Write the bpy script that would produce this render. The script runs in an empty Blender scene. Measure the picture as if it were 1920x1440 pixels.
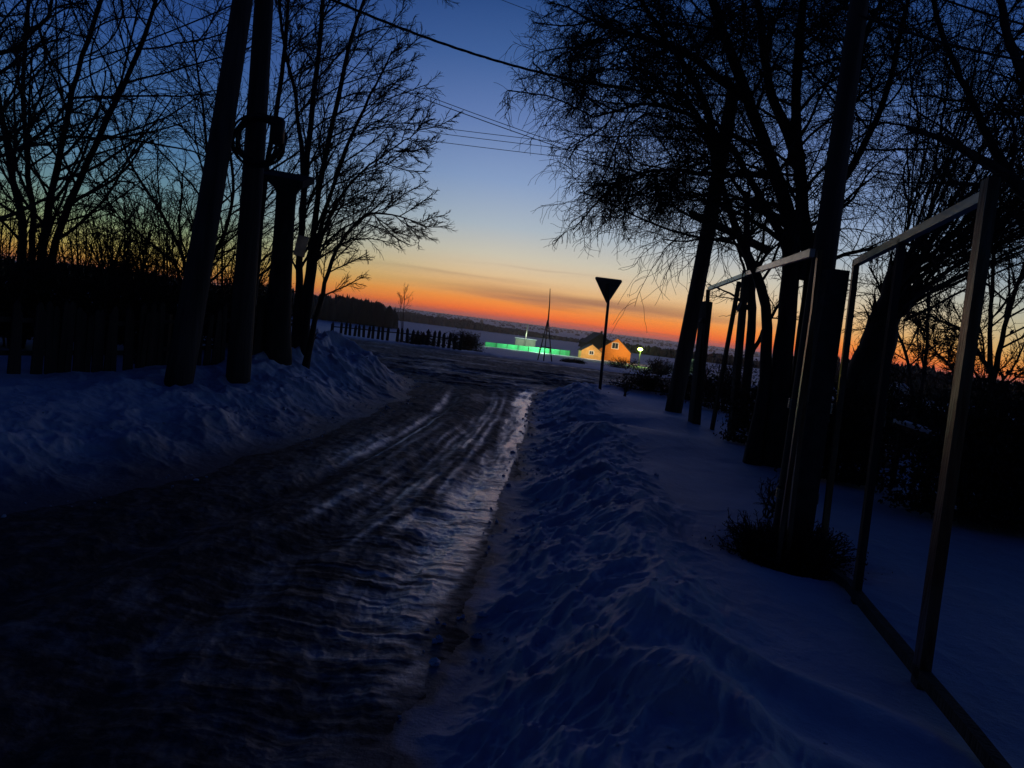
import bpy, math, random
import numpy as np
from mathutils import Matrix, Vector
R = math.radians
sc = bpy.context.scene
COL = sc.collection

# ------------------------------------------------------------------ camera
PITCH, ROLL, F = 4.64, 7.05, 1442.0
EYE = np.array([0.0, 0.0, 1.6])
cam = bpy.data.cameras.new('Camera'); cam_o = bpy.data.objects.new('Camera', cam)
COL.objects.link(cam_o); sc.camera = cam_o
cam.lens = 36.0 * F / 1920.0; cam.sensor_width = 36.0
cam.clip_start = 0.05; cam.clip_end = 40000
cam_o.matrix_world = Matrix.Translation((0, 0, 1.6)) @ Matrix.Rotation(R(90 - PITCH), 4, 'X') @ Matrix.Rotation(R(ROLL), 4, 'Z')

# ------------------------------------------------------------------ exposure
sc.view_settings.view_transform = 'Standard'; sc.view_settings.look = 'None'
sc.view_settings.exposure = 0.0; sc.view_settings.gamma = 1.0
sc.cycles.max_bounces = 5; sc.cycles.diffuse_bounces = 3; sc.cycles.glossy_bounces = 3
sc.cycles.caustics_reflective = False; sc.cycles.caustics_refractive = False

# ------------------------------------------------------------------ world: dusk sky
def lin(c):
    return tuple((v / 255 / 12.92 if v / 255 <= .04045 else ((v / 255 + .055) / 1.055) ** 2.4) for v in c)

world = bpy.data.worlds.new("World"); sc.world = world; world.use_nodes = True
nt = world.node_tree; N = nt.nodes; L = nt.links
def nd(t, **k):
    n = N.new(t)
    for a, b in k.items(): setattr(n, a, b)
    return n
def mth(op, a, b=None, clamp=False):
    n = nd('ShaderNodeMath', operation=op, use_clamp=clamp)
    for i, v in enumerate((a, b)):
        if v is None: continue
        if isinstance(v, (int, float)): n.inputs[i].default_value = v
        else: L.new(v, n.inputs[i])
    return n.outputs[0]
GLOW_AZ = 7.0
tc = nd('ShaderNodeTexCoord'); sep = nd('ShaderNodeSeparateXYZ'); L.new(tc.outputs['Generated'], sep.inputs[0])
X, Y, Z = sep.outputs
elev = mth('MULTIPLY', mth('ARCSINE', Z), 180 / math.pi)          # degrees
az = mth('MULTIPLY', mth('ARCTAN2', X, Y), 180 / math.pi)
SKY = [(-3, (60, 40, 40)), (-.3, (120, 75, 72)), (0.15, (226, 84, 42)), (0.55, (252, 112, 36)), (1.3, (250, 148, 62)), (2.1, (238, 178, 108)),
       (3.2, (224, 192, 148)), (4.7, (204, 196, 176)), (6.8, (170, 182, 192)), (10, (134, 157, 194)),
       (14, (100, 126, 178)), (18, (66, 98, 154)), (22, (42, 74, 130)), (27, (26, 52, 106)), (36, (10, 29, 78)), (55, (6, 16, 50)), (90, (5, 12, 43))]
ramp = nd('ShaderNodeValToRGB'); cr = ramp.color_ramp
L.new(mth('POWER', mth('DIVIDE', mth('ADD', elev, 3.0), 93.0, True), .5), ramp.inputs[0])
while len(cr.elements) > 1: cr.elements.remove(cr.elements[-1])
for i, (e, c) in enumerate(SKY):
    p = ((e + 3) / 93) ** .5
    el = cr.elements[0] if i == 0 else cr.elements.new(p)
    el.position = p; el.color = (*lin(c), 1)
# thin cloud streaks close to the horizon
cmb = nd('ShaderNodeCombineXYZ')
L.new(mth('MULTIPLY', az, .055), cmb.inputs[0]); L.new(mth('MULTIPLY', elev, .85), cmb.inputs[1])
noi = nd('ShaderNodeTexNoise'); noi.inputs['Scale'].default_value = 1.3; noi.inputs['Detail'].default_value = 5; noi.inputs['Roughness'].default_value = .55
L.new(cmb.outputs[0], noi.inputs['Vector'])
wob = mth('MULTIPLY', mth('SUBTRACT', noi.outputs['Fac'], .5), 1.6)
def band(e0, w, a0, aw, amt):
    de = mth('DIVIDE', mth('SUBTRACT', mth('ADD', elev, wob), e0), w)
    da = mth('DIVIDE', mth('SUBTRACT', az, a0), aw)
    s = mth('ADD', mth('MULTIPLY', de, de), mth('MULTIPLY', da, da))
    return mth('MULTIPLY', mth('POWER', 2.718, mth('MULTIPLY', s, -1.0)), amt)
cl = mth('ADD', band(1.95, .50, 5, 12, .75), band(2.9, .22, -6, 7, .3))
cl = mth('ADD', cl, band(3.9, .12, 2, 5, .16))
cl = mth('ADD', cl, band(.25, .12, 9, 9, .35))
cl = mth('MULTIPLY', cl, mth('ADD', mth('MULTIPLY', noi.outputs['Fac'], 1.2), .4), True)
mixc = nd('ShaderNodeMix', data_type='RGBA'); L.new(cl, mixc.inputs['Factor']); L.new(ramp.outputs[0], mixc.inputs['A']); mixc.inputs['B'].default_value = (*lin((138, 92, 84)), 1)
# away from the glow the sky turns dimmer and greener
SIDE = [(-3, (50, 34, 26)), (-.3, (120, 70, 45)), (.15, (185, 105, 50)), (.8, (190, 142, 66)), (1.7, (168, 156, 88)), (3.2, (132, 152, 116)),
        (5.2, (104, 138, 144)), (8, (80, 120, 156)), (11, (64, 102, 154)), (15, (46, 80, 140)), (20, (32, 62, 122)), (26, (20, 42, 98)), (36, (10, 29, 78)), (55, (6, 16, 50)), (90, (5, 12, 43))]
ramp2 = nd('ShaderNodeValToRGB'); cr = ramp2.color_ramp
L.new(mth('POWER', mth('DIVIDE', mth('ADD', elev, 3.0), 93.0, True), .5), ramp2.inputs[0])
while len(cr.elements) > 1: cr.elements.remove(cr.elements[-1])
for i, (e, c) in enumerate(SIDE):
    p = ((e + 3) / 93) ** .5
    el = cr.elements[0] if i == 0 else cr.elements.new(p)
    el.position = p; el.color = (*lin(c), 1)
dsg = mth('SUBTRACT', az, GLOW_AZ)
dabs = mth('MAXIMUM', mth('MULTIPLY', dsg, .72), mth('MULTIPLY', dsg, -1.0))
wn_ = nd('ShaderNodeMapRange', interpolation_type='SMOOTHSTEP'); L.new(dabs, wn_.inputs[0]); wn_.inputs[1].default_value = 7; wn_.inputs[2].default_value = 33
mx2 = nd('ShaderNodeMix', data_type='RGBA'); L.new(wn_.outputs[0], mx2.inputs['Factor']); L.new(mixc.outputs['Result'], mx2.inputs['A']); L.new(ramp2.outputs[0], mx2.inputs['B'])
da = mth('DIVIDE', mth('MAXIMUM', mth('SUBTRACT', dabs, 36.0), 0.0), 38.0)
fall = mth('ADD', mth('MULTIPLY', mth('POWER', 2.718, mth('MULTIPLY', mth('MULTIPLY', da, da), -1.0)), .92), .08)
sel = nd('ShaderNodeMapRange'); L.new(elev, sel.inputs[0]); sel.inputs[1].default_value = 25; sel.inputs[2].default_value = 60
fmix = nd('ShaderNodeMix', data_type='FLOAT'); L.new(sel.outputs[0], fmix.inputs['Factor']); L.new(fall, fmix.inputs['A']); fmix.inputs['B'].default_value = 1.0
scl = nd('ShaderNodeVectorMath', operation='SCALE'); L.new(mx2.outputs['Result'], scl.inputs[0]); L.new(fmix.outputs['Result'], scl.inputs['Scale'])
sky = nd('ShaderNodeTexSky', sky_type='NISHITA'); sky.sun_disc = False
sky.sun_elevation = R(-5.5); sky.sun_rotation = R(GLOW_AZ); sky.ozone_density = 3.0; sky.altitude = 120
sks = nd('ShaderNodeVectorMath', operation='SCALE'); L.new(sky.outputs[0], sks.inputs[0]); sks.inputs['Scale'].default_value = 0.2
add = nd('ShaderNodeVectorMath', operation='ADD'); L.new(scl.outputs[0], add.inputs[0]); L.new(sks.outputs[0], add.inputs[1])
bg = N['Background']; L.new(add.outputs[0], bg.inputs[0]); bg.inputs[1].default_value = 1.0

# ------------------------------------------------------------------ sun: only its soft afterglow low over the horizon
sun = bpy.data.lights.new('Sun', 'SUN'); sun.energy = 0.05; sun.angle = R(28); sun.color = (1.0, .62, .56)
sun_o = bpy.data.objects.new('Sun', sun); COL.objects.link(sun_o); sun_o.rotation_euler = (R(90 - 4.5), 0, R(180 - GLOW_AZ))

# ------------------------------------------------------------------ pixel -> ray helpers (used only to find places)
_a, _r = R(90 - PITCH), R(ROLL)
CM = np.array([[1, 0, 0], [0, math.cos(_a), -math.sin(_a)], [0, math.sin(_a), math.cos(_a)]]) @ \
     np.array([[math.cos(_r), -math.sin(_r), 0], [math.sin(_r), math.cos(_r), 0], [0, 0, 1]])
def ray(px, py): return CM @ np.array([(px - 960) / F, (720 - py) / F, -1.0])
def P(px, py, y):
    v = ray(px, py); return EYE + v * (y / v[1])
def G(px, py, z=0.0):
    v = ray(px, py); return EYE + v * ((z - 1.6) / v[2])

# ------------------------------------------------------------------ noise
def _h(ix, iy, seed):
    n = (ix.astype(np.int64) * 374761393 + iy.astype(np.int64) * 668265263 + seed * 1442695041) & 0x7fffffff
    n = ((n ^ (n >> 13)) * 1274126177) & 0x7fffffff
    return ((n ^ (n >> 16)) & 0xffff) / 65535.0
def vn(x, y, seed=0):
    ix, iy = np.floor(x), np.floor(y); fx, fy = x - ix, y - iy
    fx = fx * fx * fx * (fx * (fx * 6 - 15) + 10); fy = fy * fy * fy * (fy * (fy * 6 - 15) + 10)
    a = _h(ix, iy, seed); b = _h(ix + 1, iy, seed); c = _h(ix, iy + 1, seed); d = _h(ix + 1, iy + 1, seed)
    return (a * (1 - fx) + b * fx) * (1 - fy) + (c * (1 - fx) + d * fx) * fy
def fbm(x, y, oct=4, seed=0, gain=.5):
    s = 0; a = 1; t = 0
    for i in range(oct):
        s = s + a * (vn(x, y, seed + i * 17) * 2 - 1); t += a; a *= gain
        x, y = x * 2.03 * .8 - y * 2.03 * .6 + 5.1, x * 2.03 * .6 + y * 2.03 * .8 + 3.3
    return s / t
def ridged(x, y, oct=4, seed=0):
    s = 0; a = 1; t = 0
    for i in range(oct):
        s = s + a * (1 - np.abs(vn(x, y, seed + i * 13) * 2 - 1)) ** 2; t += a; a *= .5
        x, y = x * 2.1 * .8 - y * 2.1 * .6 + 1.7, x * 2.1 * .6 + y * 2.1 * .8 + 9.2
    return s / t
def ss(a, b, x):
    t = np.clip((x - a) / (b - a), 0, 1); return t * t * (3 - 2 * t)
def gau(x, y, c, rx, ry, rot=0):
    dx, dy = x - c[0], y - c[1]; cs, sn = math.cos(rot), math.sin(rot)
    u, v = dx * cs + dy * sn, -dx * sn + dy * cs
    return np.exp(-(u / rx) ** 2 - (v / ry) ** 2)

# ------------------------------------------------------------------ terrain
def xR(y): return np.interp(y, [-30, 2.6, 3.4, 4.2, 6.4, 10.3, 17.5, 20, 23], [-.6, -.2, -.17, -.13, .05, .27, .55, 1.1, 4.0])
def xL(y): return np.interp(y, [-30, 3, 4.7, 5.4, 6.6, 8.3, 11, 14, 17, 19.5, 23], [-4.4, -3.5, -3.1, -2.8, -2.5, -2.25, -1.95, -1.85, -2.1, -3.2, -6])
YN, YF = 21.0, 33.8
def road_dist(x, y):
    w = .11 * fbm(x * 1.1, y * 1.1, 2, 101) + .07 * fbm(x * 4.3, y * 4.3, 3, 103, .6)
    d1 = np.maximum(x - xR(y), xL(y) - x) + w; d1 = np.where(y > 24, 99, d1)
    yf = YF + .06 * x + 1.0 * fbm(x * .15, y * 0, 2, 5)
    yn = YN + .05 * x
    d2 = np.maximum(yn - y, y - yf)
    return np.minimum(d1, d2)
PIT = G(1500, 1040, .2)
def base_z(x, y):
    r = np.maximum(y, 0)
    z = -5.6 * np.clip((r - 30) / 165, 0, 1) ** .85 * ss(28, 45, r) - 7.3 * ss(195, 900, r) + 9.5 * ss(1300, 5200, r)
    z = z + 2.2 * ss(300, 1200, r) * fbm(x * .0016, y * .0016, 3, 40) + 5 * ss(2500, 4500, r) * fbm(x * .0009, y * .0009, 3, 44)
    return z
def H(x, y):
    x = np.asarray(x, float); y = np.asarray(y, float)
    d = road_dist(x, y) + .07 * fbm(x * 2.2, y * 2.2, 3, 8)
    dp = np.maximum(d, 0); left = ss(.3, -.3, x + .8)
    lump = ridged(x * 1.5 + .3 * fbm(x * 3, y * 3, 2, 3), y * 1.2, 4, 21)
    crust = ridged(x * 3.2 + y * .8, y * 1.9 - x, 4, 23)
    near = ss(60, 25, np.hypot(x, y))
    hl = .40 * ss(-.2, 2.3, dp) * ss(0, .5, dp) + (.12 * fbm(x * 1.3, y * .9, 3, 92) + .11 * (lump - .45) + .06 * ss(.3, .7, vn(x * .8, y * .8, 131)) * (crust - .45) + .012 * (ridged(x * 9, y * 7, 3, 93) - .4)) * ss(0, 1.0, dp) * ss(4.2, 1.4, dp)
    hl = hl + .50 * gau(x, y, (-4.0, 15.0), 1.5, 2.9, .1) * (.75 + .6 * lump * ss(0, .5, dp)) * ss(0, 1.0, dp) + .1 * gau(x, y, (-3.4, 11.0), .7, 1.5) * ss(0, .8, dp)
    face = ss(.02, .3, dp + .12 * fbm(x * 1.1, y * 1.1, 3, 66)) * ss(1.75, .8, dp)
    hr = .20 * ss(.08, .85, dp) + .13 * np.exp(-((dp - .98 - .12 * fbm(y * .8, x * 0, 2, 9)) / .30) ** 2) * (1 - .5 * ss(6, 10, y))
    wx = x + .12 * fbm(x * 2.1, y * 1.6, 3, 90); wy = y + .2 * fbm(x * 1.7 + 4, y * 1.3, 3, 91)
    bu, bv = wx * .90 - wy * .44, wx * .44 + wy * .90
    hr = hr + (.125 * (ridged(bu * 2.6, bv * .85, 3, 31) - .42) + .06 * ss(.25, .6, vn(x * .9, y * .9, 130)) * (ridged(bu * 6.5, bv * 2.2, 3, 37) - .42) + .022 * (ridged(bu * 15, bv * 6, 3, 38) - .4)) * face
    ux = (x - .75) * .80 - (y - 3.3) * .6; uy = (x - .75) * .6 + (y - 3.3) * .8
    hr = hr + .07 * np.exp(-((y - 3.55 + .72 * (x - .7) + .1 * fbm(x * 2, y * 2, 2, 6)) / .17) ** 2) * ss(.3, .8, x) * ss(2.3, 1.3, x)
    hr = hr + .05 * np.exp(-((y - 2.85 + .6 * (x - .7)) / .14) ** 2) * ss(.2, .8, x) * ss(2.3, 1.2, x)
    hr = hr + .02 * fbm(x * .7, y * .7, 3, 33)
    hr = hr + .16 * gau(x, y, (1.75, 16.2), .9, 1.6) - .20 * gau(x, y, (1.55, 12.4), .75, .9) + .14 * gau(x, y, (1.9, 10.6), 1.1, .9, .5) + .10 * gau(x, y, (2.6, 13.3), .8, .9)
    h = hl * left + hr * (1 - left)
    far = ss(YN - 1, YN + 4, y)
    hf = (.10 + .10 * (lump - .4)) * ss(0, 1.2, dp) + .05 * fbm(x * .3, y * .3, 3, 12)
    h = h * (1 - far) + hf * far
    h = h * ss(0, .12, dp) + .012 * (crust - .4) * ss(.1, .8, dp) * near
    # ruts and frozen bumps in the road
    inn = ss(0, -.3, d)
    s = (x - xL(y)) / np.maximum(xR(y) - xL(y), .5)
    rut = -.05 * np.exp(-((s - .33) / .05) ** 2) - .035 * np.exp(-((s - .62) / .045) ** 2) + .03 * np.exp(-((s - .47) / .08) ** 2) - .03 * np.exp(-((s - .86) / .05) ** 2)
    rr = rut * ss(19, 14, y) + .018 * fbm(x * 5, y * 2.0, 4, 51, .6) + .016 * ss(10, 6, y) * (ridged(x * 2.2 + .8 * fbm(x * 1.5, y * 2, 2, 58), y * 7.5 + .5 * fbm(x * 2, y * 2, 2, 59), 4, 55) - .4) * ss(.55, .85, s) + .016 * (ridged(x * 8, y * 3.2, 4, 57) - .4) + .02 * ss(5.5, 9, y) * (ridged(s * 16, y * .5, 4, 140) - .45)
    h = h + rr * inn * near + .05 * ss(.05, .5, fbm(x * .9, y * 2.2, 4, 110, .6)) * inn * ss(15, 20, y) * near
    h = h - .16 * gau(x, y, (PIT[0], PIT[1]), .42, .38)
    return h + base_z(x, y)
def Hs(x, y): return float(H(np.array([x]), np.array([y]))[0])

# ------------------------------------------------------------------ materials
def mat(name, col, rough=.8, var=.25, scale=6.0, bump=0.0, bscale=30.0, col2=None, spec=.3, stretch=None, metal=0.0):
    m = bpy.data.materials.new(name); m.use_nodes = True; t = m.node_tree; b = t.nodes['Principled BSDF']
    b.inputs['Roughness'].default_value = rough; b.inputs['Specular IOR Level'].default_value = spec; b.inputs['Metallic'].default_value = metal
    c = t.nodes.new('ShaderNodeTexCoord'); mp = t.nodes.new('ShaderNodeMapping'); t.links.new(c.outputs['Object'], mp.inputs[0])
    if stretch: mp.inputs['Scale'].default_value = stretch
    n = t.nodes.new('ShaderNodeTexNoise'); n.inputs['Scale'].default_value = scale; n.inputs['Detail'].default_value = 6
    t.links.new(mp.outputs[0], n.inputs['Vector'])
    r = t.nodes.new('ShaderNodeValToRGB'); t.links.new(n.outputs['Fac'], r.inputs[0])
    c2 = col2 or tuple(v * (1 - var) for v in col)
    r.color_ramp.elements[0].position = .35; r.color_ramp.elements[0].color = (*c2, 1)
    r.color_ramp.elements[1].position = .65; r.color_ramp.elements[1].color = (*(v * (1 + (0 if col2 else var * .6)) for v in col), 1)
    t.links.new(r.outputs[0], b.inputs['Base Color'])
    if bump:
        n2 = t.nodes.new('ShaderNodeTexNoise'); n2.inputs['Scale'].default_value = bscale; n2.inputs['Detail'].default_value = 5
        t.links.new(mp.outputs[0], n2.inputs['Vector'])
        bp = t.nodes.new('ShaderNodeBump'); bp.inputs['Strength'].default_value = bump; bp.inputs['Distance'].default_value = .03
        t.links.new(n2.outputs['Fac'], bp.inputs['Height']); t.links.new(bp.outputs[0], b.inputs['Normal'])
    return m
def emat(name, col, s):
    m = bpy.data.materials.new(name); m.use_nodes = True; b = m.node_tree.nodes['Principled BSDF']
    b.inputs['Base Color'].default_value = (*col, 1); b.inputs['Emission Color'].default_value = (*col, 1); b.inputs['Emission Strength'].default_value = s
    return m
M = dict(
    bark=mat('bark', (.055, .045, .04), .9, .4, 9, .6, 25, stretch=(1, 1, .3)),
    twig=mat('twig_bark', (.045, .035, .03), .85, .3, 20),
    birch=mat('pale_bark', (.16, .145, .13), .85, .5, 14, .5, 25, stretch=(1, 1, .4)),
    leaf=mat('dead_leaf', (.045, .035, .025), .9, .4, 8),
    pole=mat('weathered_pole_wood', (.085, .07, .058), .85, .4, 10, .6, 30, stretch=(1, 1, .06)),
    concrete=mat('stub_concrete', (.06, .057, .053), .9, .25, 12, .4, 60),
    steel=mat('dull_steel', (.07, .07, .07), .55, .2, 20, metal=.6),
    rubber=mat('black_cable_sheath', (.015, .015, .016), .5, .2, 20),
    post=mat('galvanised_post', (.14, .132, .11), .36, .35, 14, .25, 60, metal=1.0, col2=(.09, .05, .035), stretch=(1, 1, .15)),
    rail=mat('galvanised_rail', (.50, .52, .48), .38, .25, 14, .15, 60, metal=1.0, stretch=(1, .2, 1)),
    darkwood=mat('dark_old_wood', (.05, .042, .036), .85, .4, 12, .4, 40, stretch=(1, 1, .1)),
    signback=mat('sign_back_metal', (.10, .10, .105), .45, .2, 10, metal=.5),
    board=mat('beige_board', (.82, .74, .62), .85, .25, 9, .3, 30),
    ochre=mat('ochre_wall', (.68, .25, .035), .8, .15, 1.5, .2, 8, stretch=(1, 1, 8)),
    paleochre=mat('pale_ochre_wall', (.74, .42, .14), .8, .15, 1.5),
    roof=mat('dark_roof', (.035, .035, .04), .7, .3, 2),
    white=mat('white_paint', (.78, .78, .75), .6, .1, 5),
    glass=mat('dark_window_glass', (.02, .03, .05), .1, .1, 3, spec=.6),
    mint=mat('mint_fence_paint', (.09, .66, .27), .55, .2, 1.2, stretch=(1, 1, .2)),
    kiosk=mat('pale_panel', (.5, .52, .45), .7, .15, 1),
    soil=mat('bare_dark_soil', (.03, .024, .02), .95, .4, 8, .6, 20),
    conifer=mat('far_forest', (.022, .026, .028), .95, .4, .05),
    snowcap=mat('plank_snow', (.62, .70, .82), .75, .08, 8, .2, 20),
)
def snow_mat():
    m = bpy.data.materials.new('snow'); m.use_nodes = True; t = m.node_tree; b = t.nodes['Principled BSDF']
    b.inputs['Roughness'].default_value = .62; b.inputs['Specular IOR Level'].default_value = .35
    c = t.nodes.new('ShaderNodeTexCoord')
    n = t.nodes.new('ShaderNodeTexNoise'); n.inputs['Scale'].default_value = 1.1; n.inputs['Detail'].default_value = 8; n.inputs['Roughness'].default_value = .65
    t.links.new(c.outputs['Object'], n.inputs['Vector'])
    at = t.nodes.new('ShaderNodeAttribute'); at.attribute_name = 'dirt'
    r = t.nodes.new('ShaderNodeValToRGB'); t.links.new(n.outputs['Fac'], r.inputs[0])
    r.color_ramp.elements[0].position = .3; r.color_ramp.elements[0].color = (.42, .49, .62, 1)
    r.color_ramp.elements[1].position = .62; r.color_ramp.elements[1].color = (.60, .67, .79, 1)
    mx = t.nodes.new('ShaderNodeMix'); mx.data_type = 'RGBA'; t.links.new(at.outputs['Fac'], mx.inputs['Factor'])
    t.links.new(r.outputs[0], mx.inputs['A']); mx.inputs['B'].default_value = (.12, .11, .118, 1)
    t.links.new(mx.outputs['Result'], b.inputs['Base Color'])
    n2 = t.nodes.new('ShaderNodeTexNoise'); n2.inputs['Scale'].default_value = 14; n2.inputs['Detail'].default_value = 9; n2.inputs['Roughness'].default_value = .7
    t.links.new(c.outputs['Object'], n2.inputs['Vector'])
    bp = t.nodes.new('ShaderNodeBump'); bp.inputs['Strength'].default_value = .55; bp.inputs['Distance'].default_value = .035
    t.links.new(n2.outputs['Fac'], bp.inputs['Height']); t.links.new(bp.outputs[0], b.inputs['Normal'])
    return m
def road_mat():
    m = bpy.data.materials.new('packed_icy_road'); m.use_nodes = True; t = m.node_tree; b = t.nodes['Principled BSDF']
    c = t.nodes.new('ShaderNodeTexCoord')
    at = t.nodes.new('ShaderNodeAttribute'); at.attribute_name = 'ice'
    n = t.nodes.new('ShaderNodeTexNoise'); n.inputs['Scale'].default_value = 9; n.inputs['Detail'].default_value = 9; n.inputs['Roughness'].default_value = .7
    t.links.new(c.outputs['Object'], n.inputs['Vector'])
    a = t.nodes.new('ShaderNodeMath'); a.operation = 'MULTIPLY_ADD'; t.links.new(n.outputs['Fac'], a.inputs[0]); a.inputs[1].default_value = .9; a.inputs[2].default_value = -.45
    s = t.nodes.new('ShaderNodeMath'); s.operation = 'ADD'; s.use_clamp = True; t.links.new(at.outputs['Fac'], s.inputs[0]); t.links.new(a.outputs[0], s.inputs[1])
    r = t.nodes.new('ShaderNodeValToRGB'); t.links.new(s.outputs[0], r.inputs[0])
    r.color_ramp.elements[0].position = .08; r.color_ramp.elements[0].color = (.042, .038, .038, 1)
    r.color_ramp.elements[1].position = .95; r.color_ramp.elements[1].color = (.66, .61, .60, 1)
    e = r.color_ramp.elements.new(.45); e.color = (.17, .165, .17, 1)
    t.links.new(r.outputs[0], b.inputs['Base Color'])
    rr = t.nodes.new('ShaderNodeMapRange'); t.links.new(s.outputs[0], rr.inputs[0]); rr.inputs[3].default_value = .85; rr.inputs[4].default_value = .21
    t.links.new(rr.outputs[0], b.inputs['Roughness'])
    sp = t.nodes.new('ShaderNodeMapRange'); t.links.new(s.outputs[0], sp.inputs[0]); sp.inputs[3].default_value = .12; sp.inputs[4].default_value = .9
    t.links.new(sp.outputs[0], b.inputs['Specular IOR Level'])
    n2 = t.nodes.new('ShaderNodeTexNoise'); n2.inputs['Scale'].default_value = 16; n2.inputs['Detail'].default_value = 8; n2.inputs['Roughness'].default_value = .65
    t.links.new(c.outputs['Object'], n2.inputs['Vector'])
    bp = t.nodes.new('ShaderNodeBump'); bp.inputs['Strength'].default_value = .5; bp.inputs['Distance'].default_value = .03
    t.links.new(n2.outputs['Fac'], bp.inputs['Height']); t.links.new(bp.outputs[0], b.inputs['Normal'])
    return m
M['snow'] = snow_mat(); M['road'] = road_mat()

# ------------------------------------------------------------------ mesh helpers
def mesh_obj(name, verts, faces, m, parent=None, smooth=True):
    """verts (n,3) array; faces: (k,4) or (k,3) array or list of lists"""
    me = bpy.data.meshes.new(name); verts = np.asarray(verts, dtype=np.float32)
    if isinstance(faces, np.ndarray):
        k = faces.shape[1]
        me.vertices.add(len(verts)); me.vertices.foreach_set('co', verts.ravel())
        me.loops.add(faces.size); me.loops.foreach_set('vertex_index', faces.astype(np.int32).ravel())
        me.polygons.add(len(faces)); me.polygons.foreach_set('loop_start', np.arange(0, faces.size, k, dtype=np.int32))
        me.update(calc_edges=True)
    else:
        me.from_pydata(verts.tolist(), [], faces); me.update()
    me.polygons.foreach_set('use_smooth', np.full(len(me.polygons), smooth))
    me.materials.append(m)
    o = bpy.data.objects.new(name, me); COL.objects.link(o)
    if parent: o.parent = parent
    return o
def tag(o, label=None, cat=None, group=None, kind=None):
    if label: o['label'] = label
    if cat: o['category'] = cat
    if group: o['group'] = group
    if kind: o['kind'] = kind
    return o
def thing(name, loc, label, cat, group=None, kind=None):
    o = bpy.data.objects.new(name, None); COL.objects.link(o); o.location = loc; o.empty_display_size = .2
    return tag(o, label, cat, group, kind)
class MB:
    """collects pieces given in world space; build() stores them relative to the parent's place"""
    def __init__(s): s.v = []; s.f = []
    def add(s, v, f):
        n = len(s.v); s.v += [tuple(map(float, p)) for p in v]; s.f += [[i + n for i in q] for q in f]
    def beam(s, p0, p1, w, h, up=(0, 0, 1), w1=None, h1=None):
        p0, p1 = np.array(p0, float), np.array(p1, float); d = p1 - p0; d /= np.linalg.norm(d)
        u = np.array(up, float); sx = np.cross(d, u)
        if np.linalg.norm(sx) < 1e-3: sx = np.cross(d, (0, 1, 0))
        sx /= np.linalg.norm(sx); u = np.cross(sx, d); w1 = w1 or w; h1 = h1 or h; v = []
        for p, a, b in ((p0, w, h), (p1, w1, h1)):
            for i, j in ((-1, -1), (1, -1), (1, 1), (-1, 1)): v.append(p + sx * a / 2 * i + u * b / 2 * j)
        s.add(v, [[3, 2, 1, 0], [4, 5, 6, 7], [0, 1, 5, 4], [1, 2, 6, 5], [2, 3, 7, 6], [3, 0, 4, 7]])
    def tube(s, pts, rad, n=10, cap=True):
        pts = [np.array(p, float) for p in pts]
        if not hasattr(rad, '__len__'): rad = [rad] * len(pts)
        rings = []; ref = None
        for i, p in enumerate(pts):
            d = pts[min(i + 1, len(pts) - 1)] - pts[max(i - 1, 0)]; d /= np.linalg.norm(d)
            if ref is None: ref = np.cross(d, (0, 1, 0)) if abs(d[1]) < .9 else np.cross(d, (1, 0, 0))
            a = ref - d * (ref @ d); a /= np.linalg.norm(a); b = np.cross(d, a); ref = a
            rings.append([p + rad[i] * (math.cos(2 * math.pi * k / n) * a + math.sin(2 * math.pi * k / n) * b) for k in range(n)])
        v = [q for r_ in rings for q in r_]; f = []
        for i in range(len(pts) - 1):
            for k in range(n): f.append([i * n + k, i * n + (k + 1) % n, (i + 1) * n + (k + 1) % n, (i + 1) * n + k])
        if cap: f.append(list(range(n))[::-1]); f.append([(len(pts) - 1) * n + k for k in range(n)])
        s.add(v, f)
    def build(s, name, m, parent=None, smooth=False):
        off = np.array(parent_world(parent)) if parent else np.zeros(3)
        return mesh_obj(name, np.array(s.v) - off, s.f, m, parent, smooth)
def parent_world(p):
    v = Vector(p.location)
    while p.parent: p = p.parent; v = v + Vector(p.location)
    return v

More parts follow.
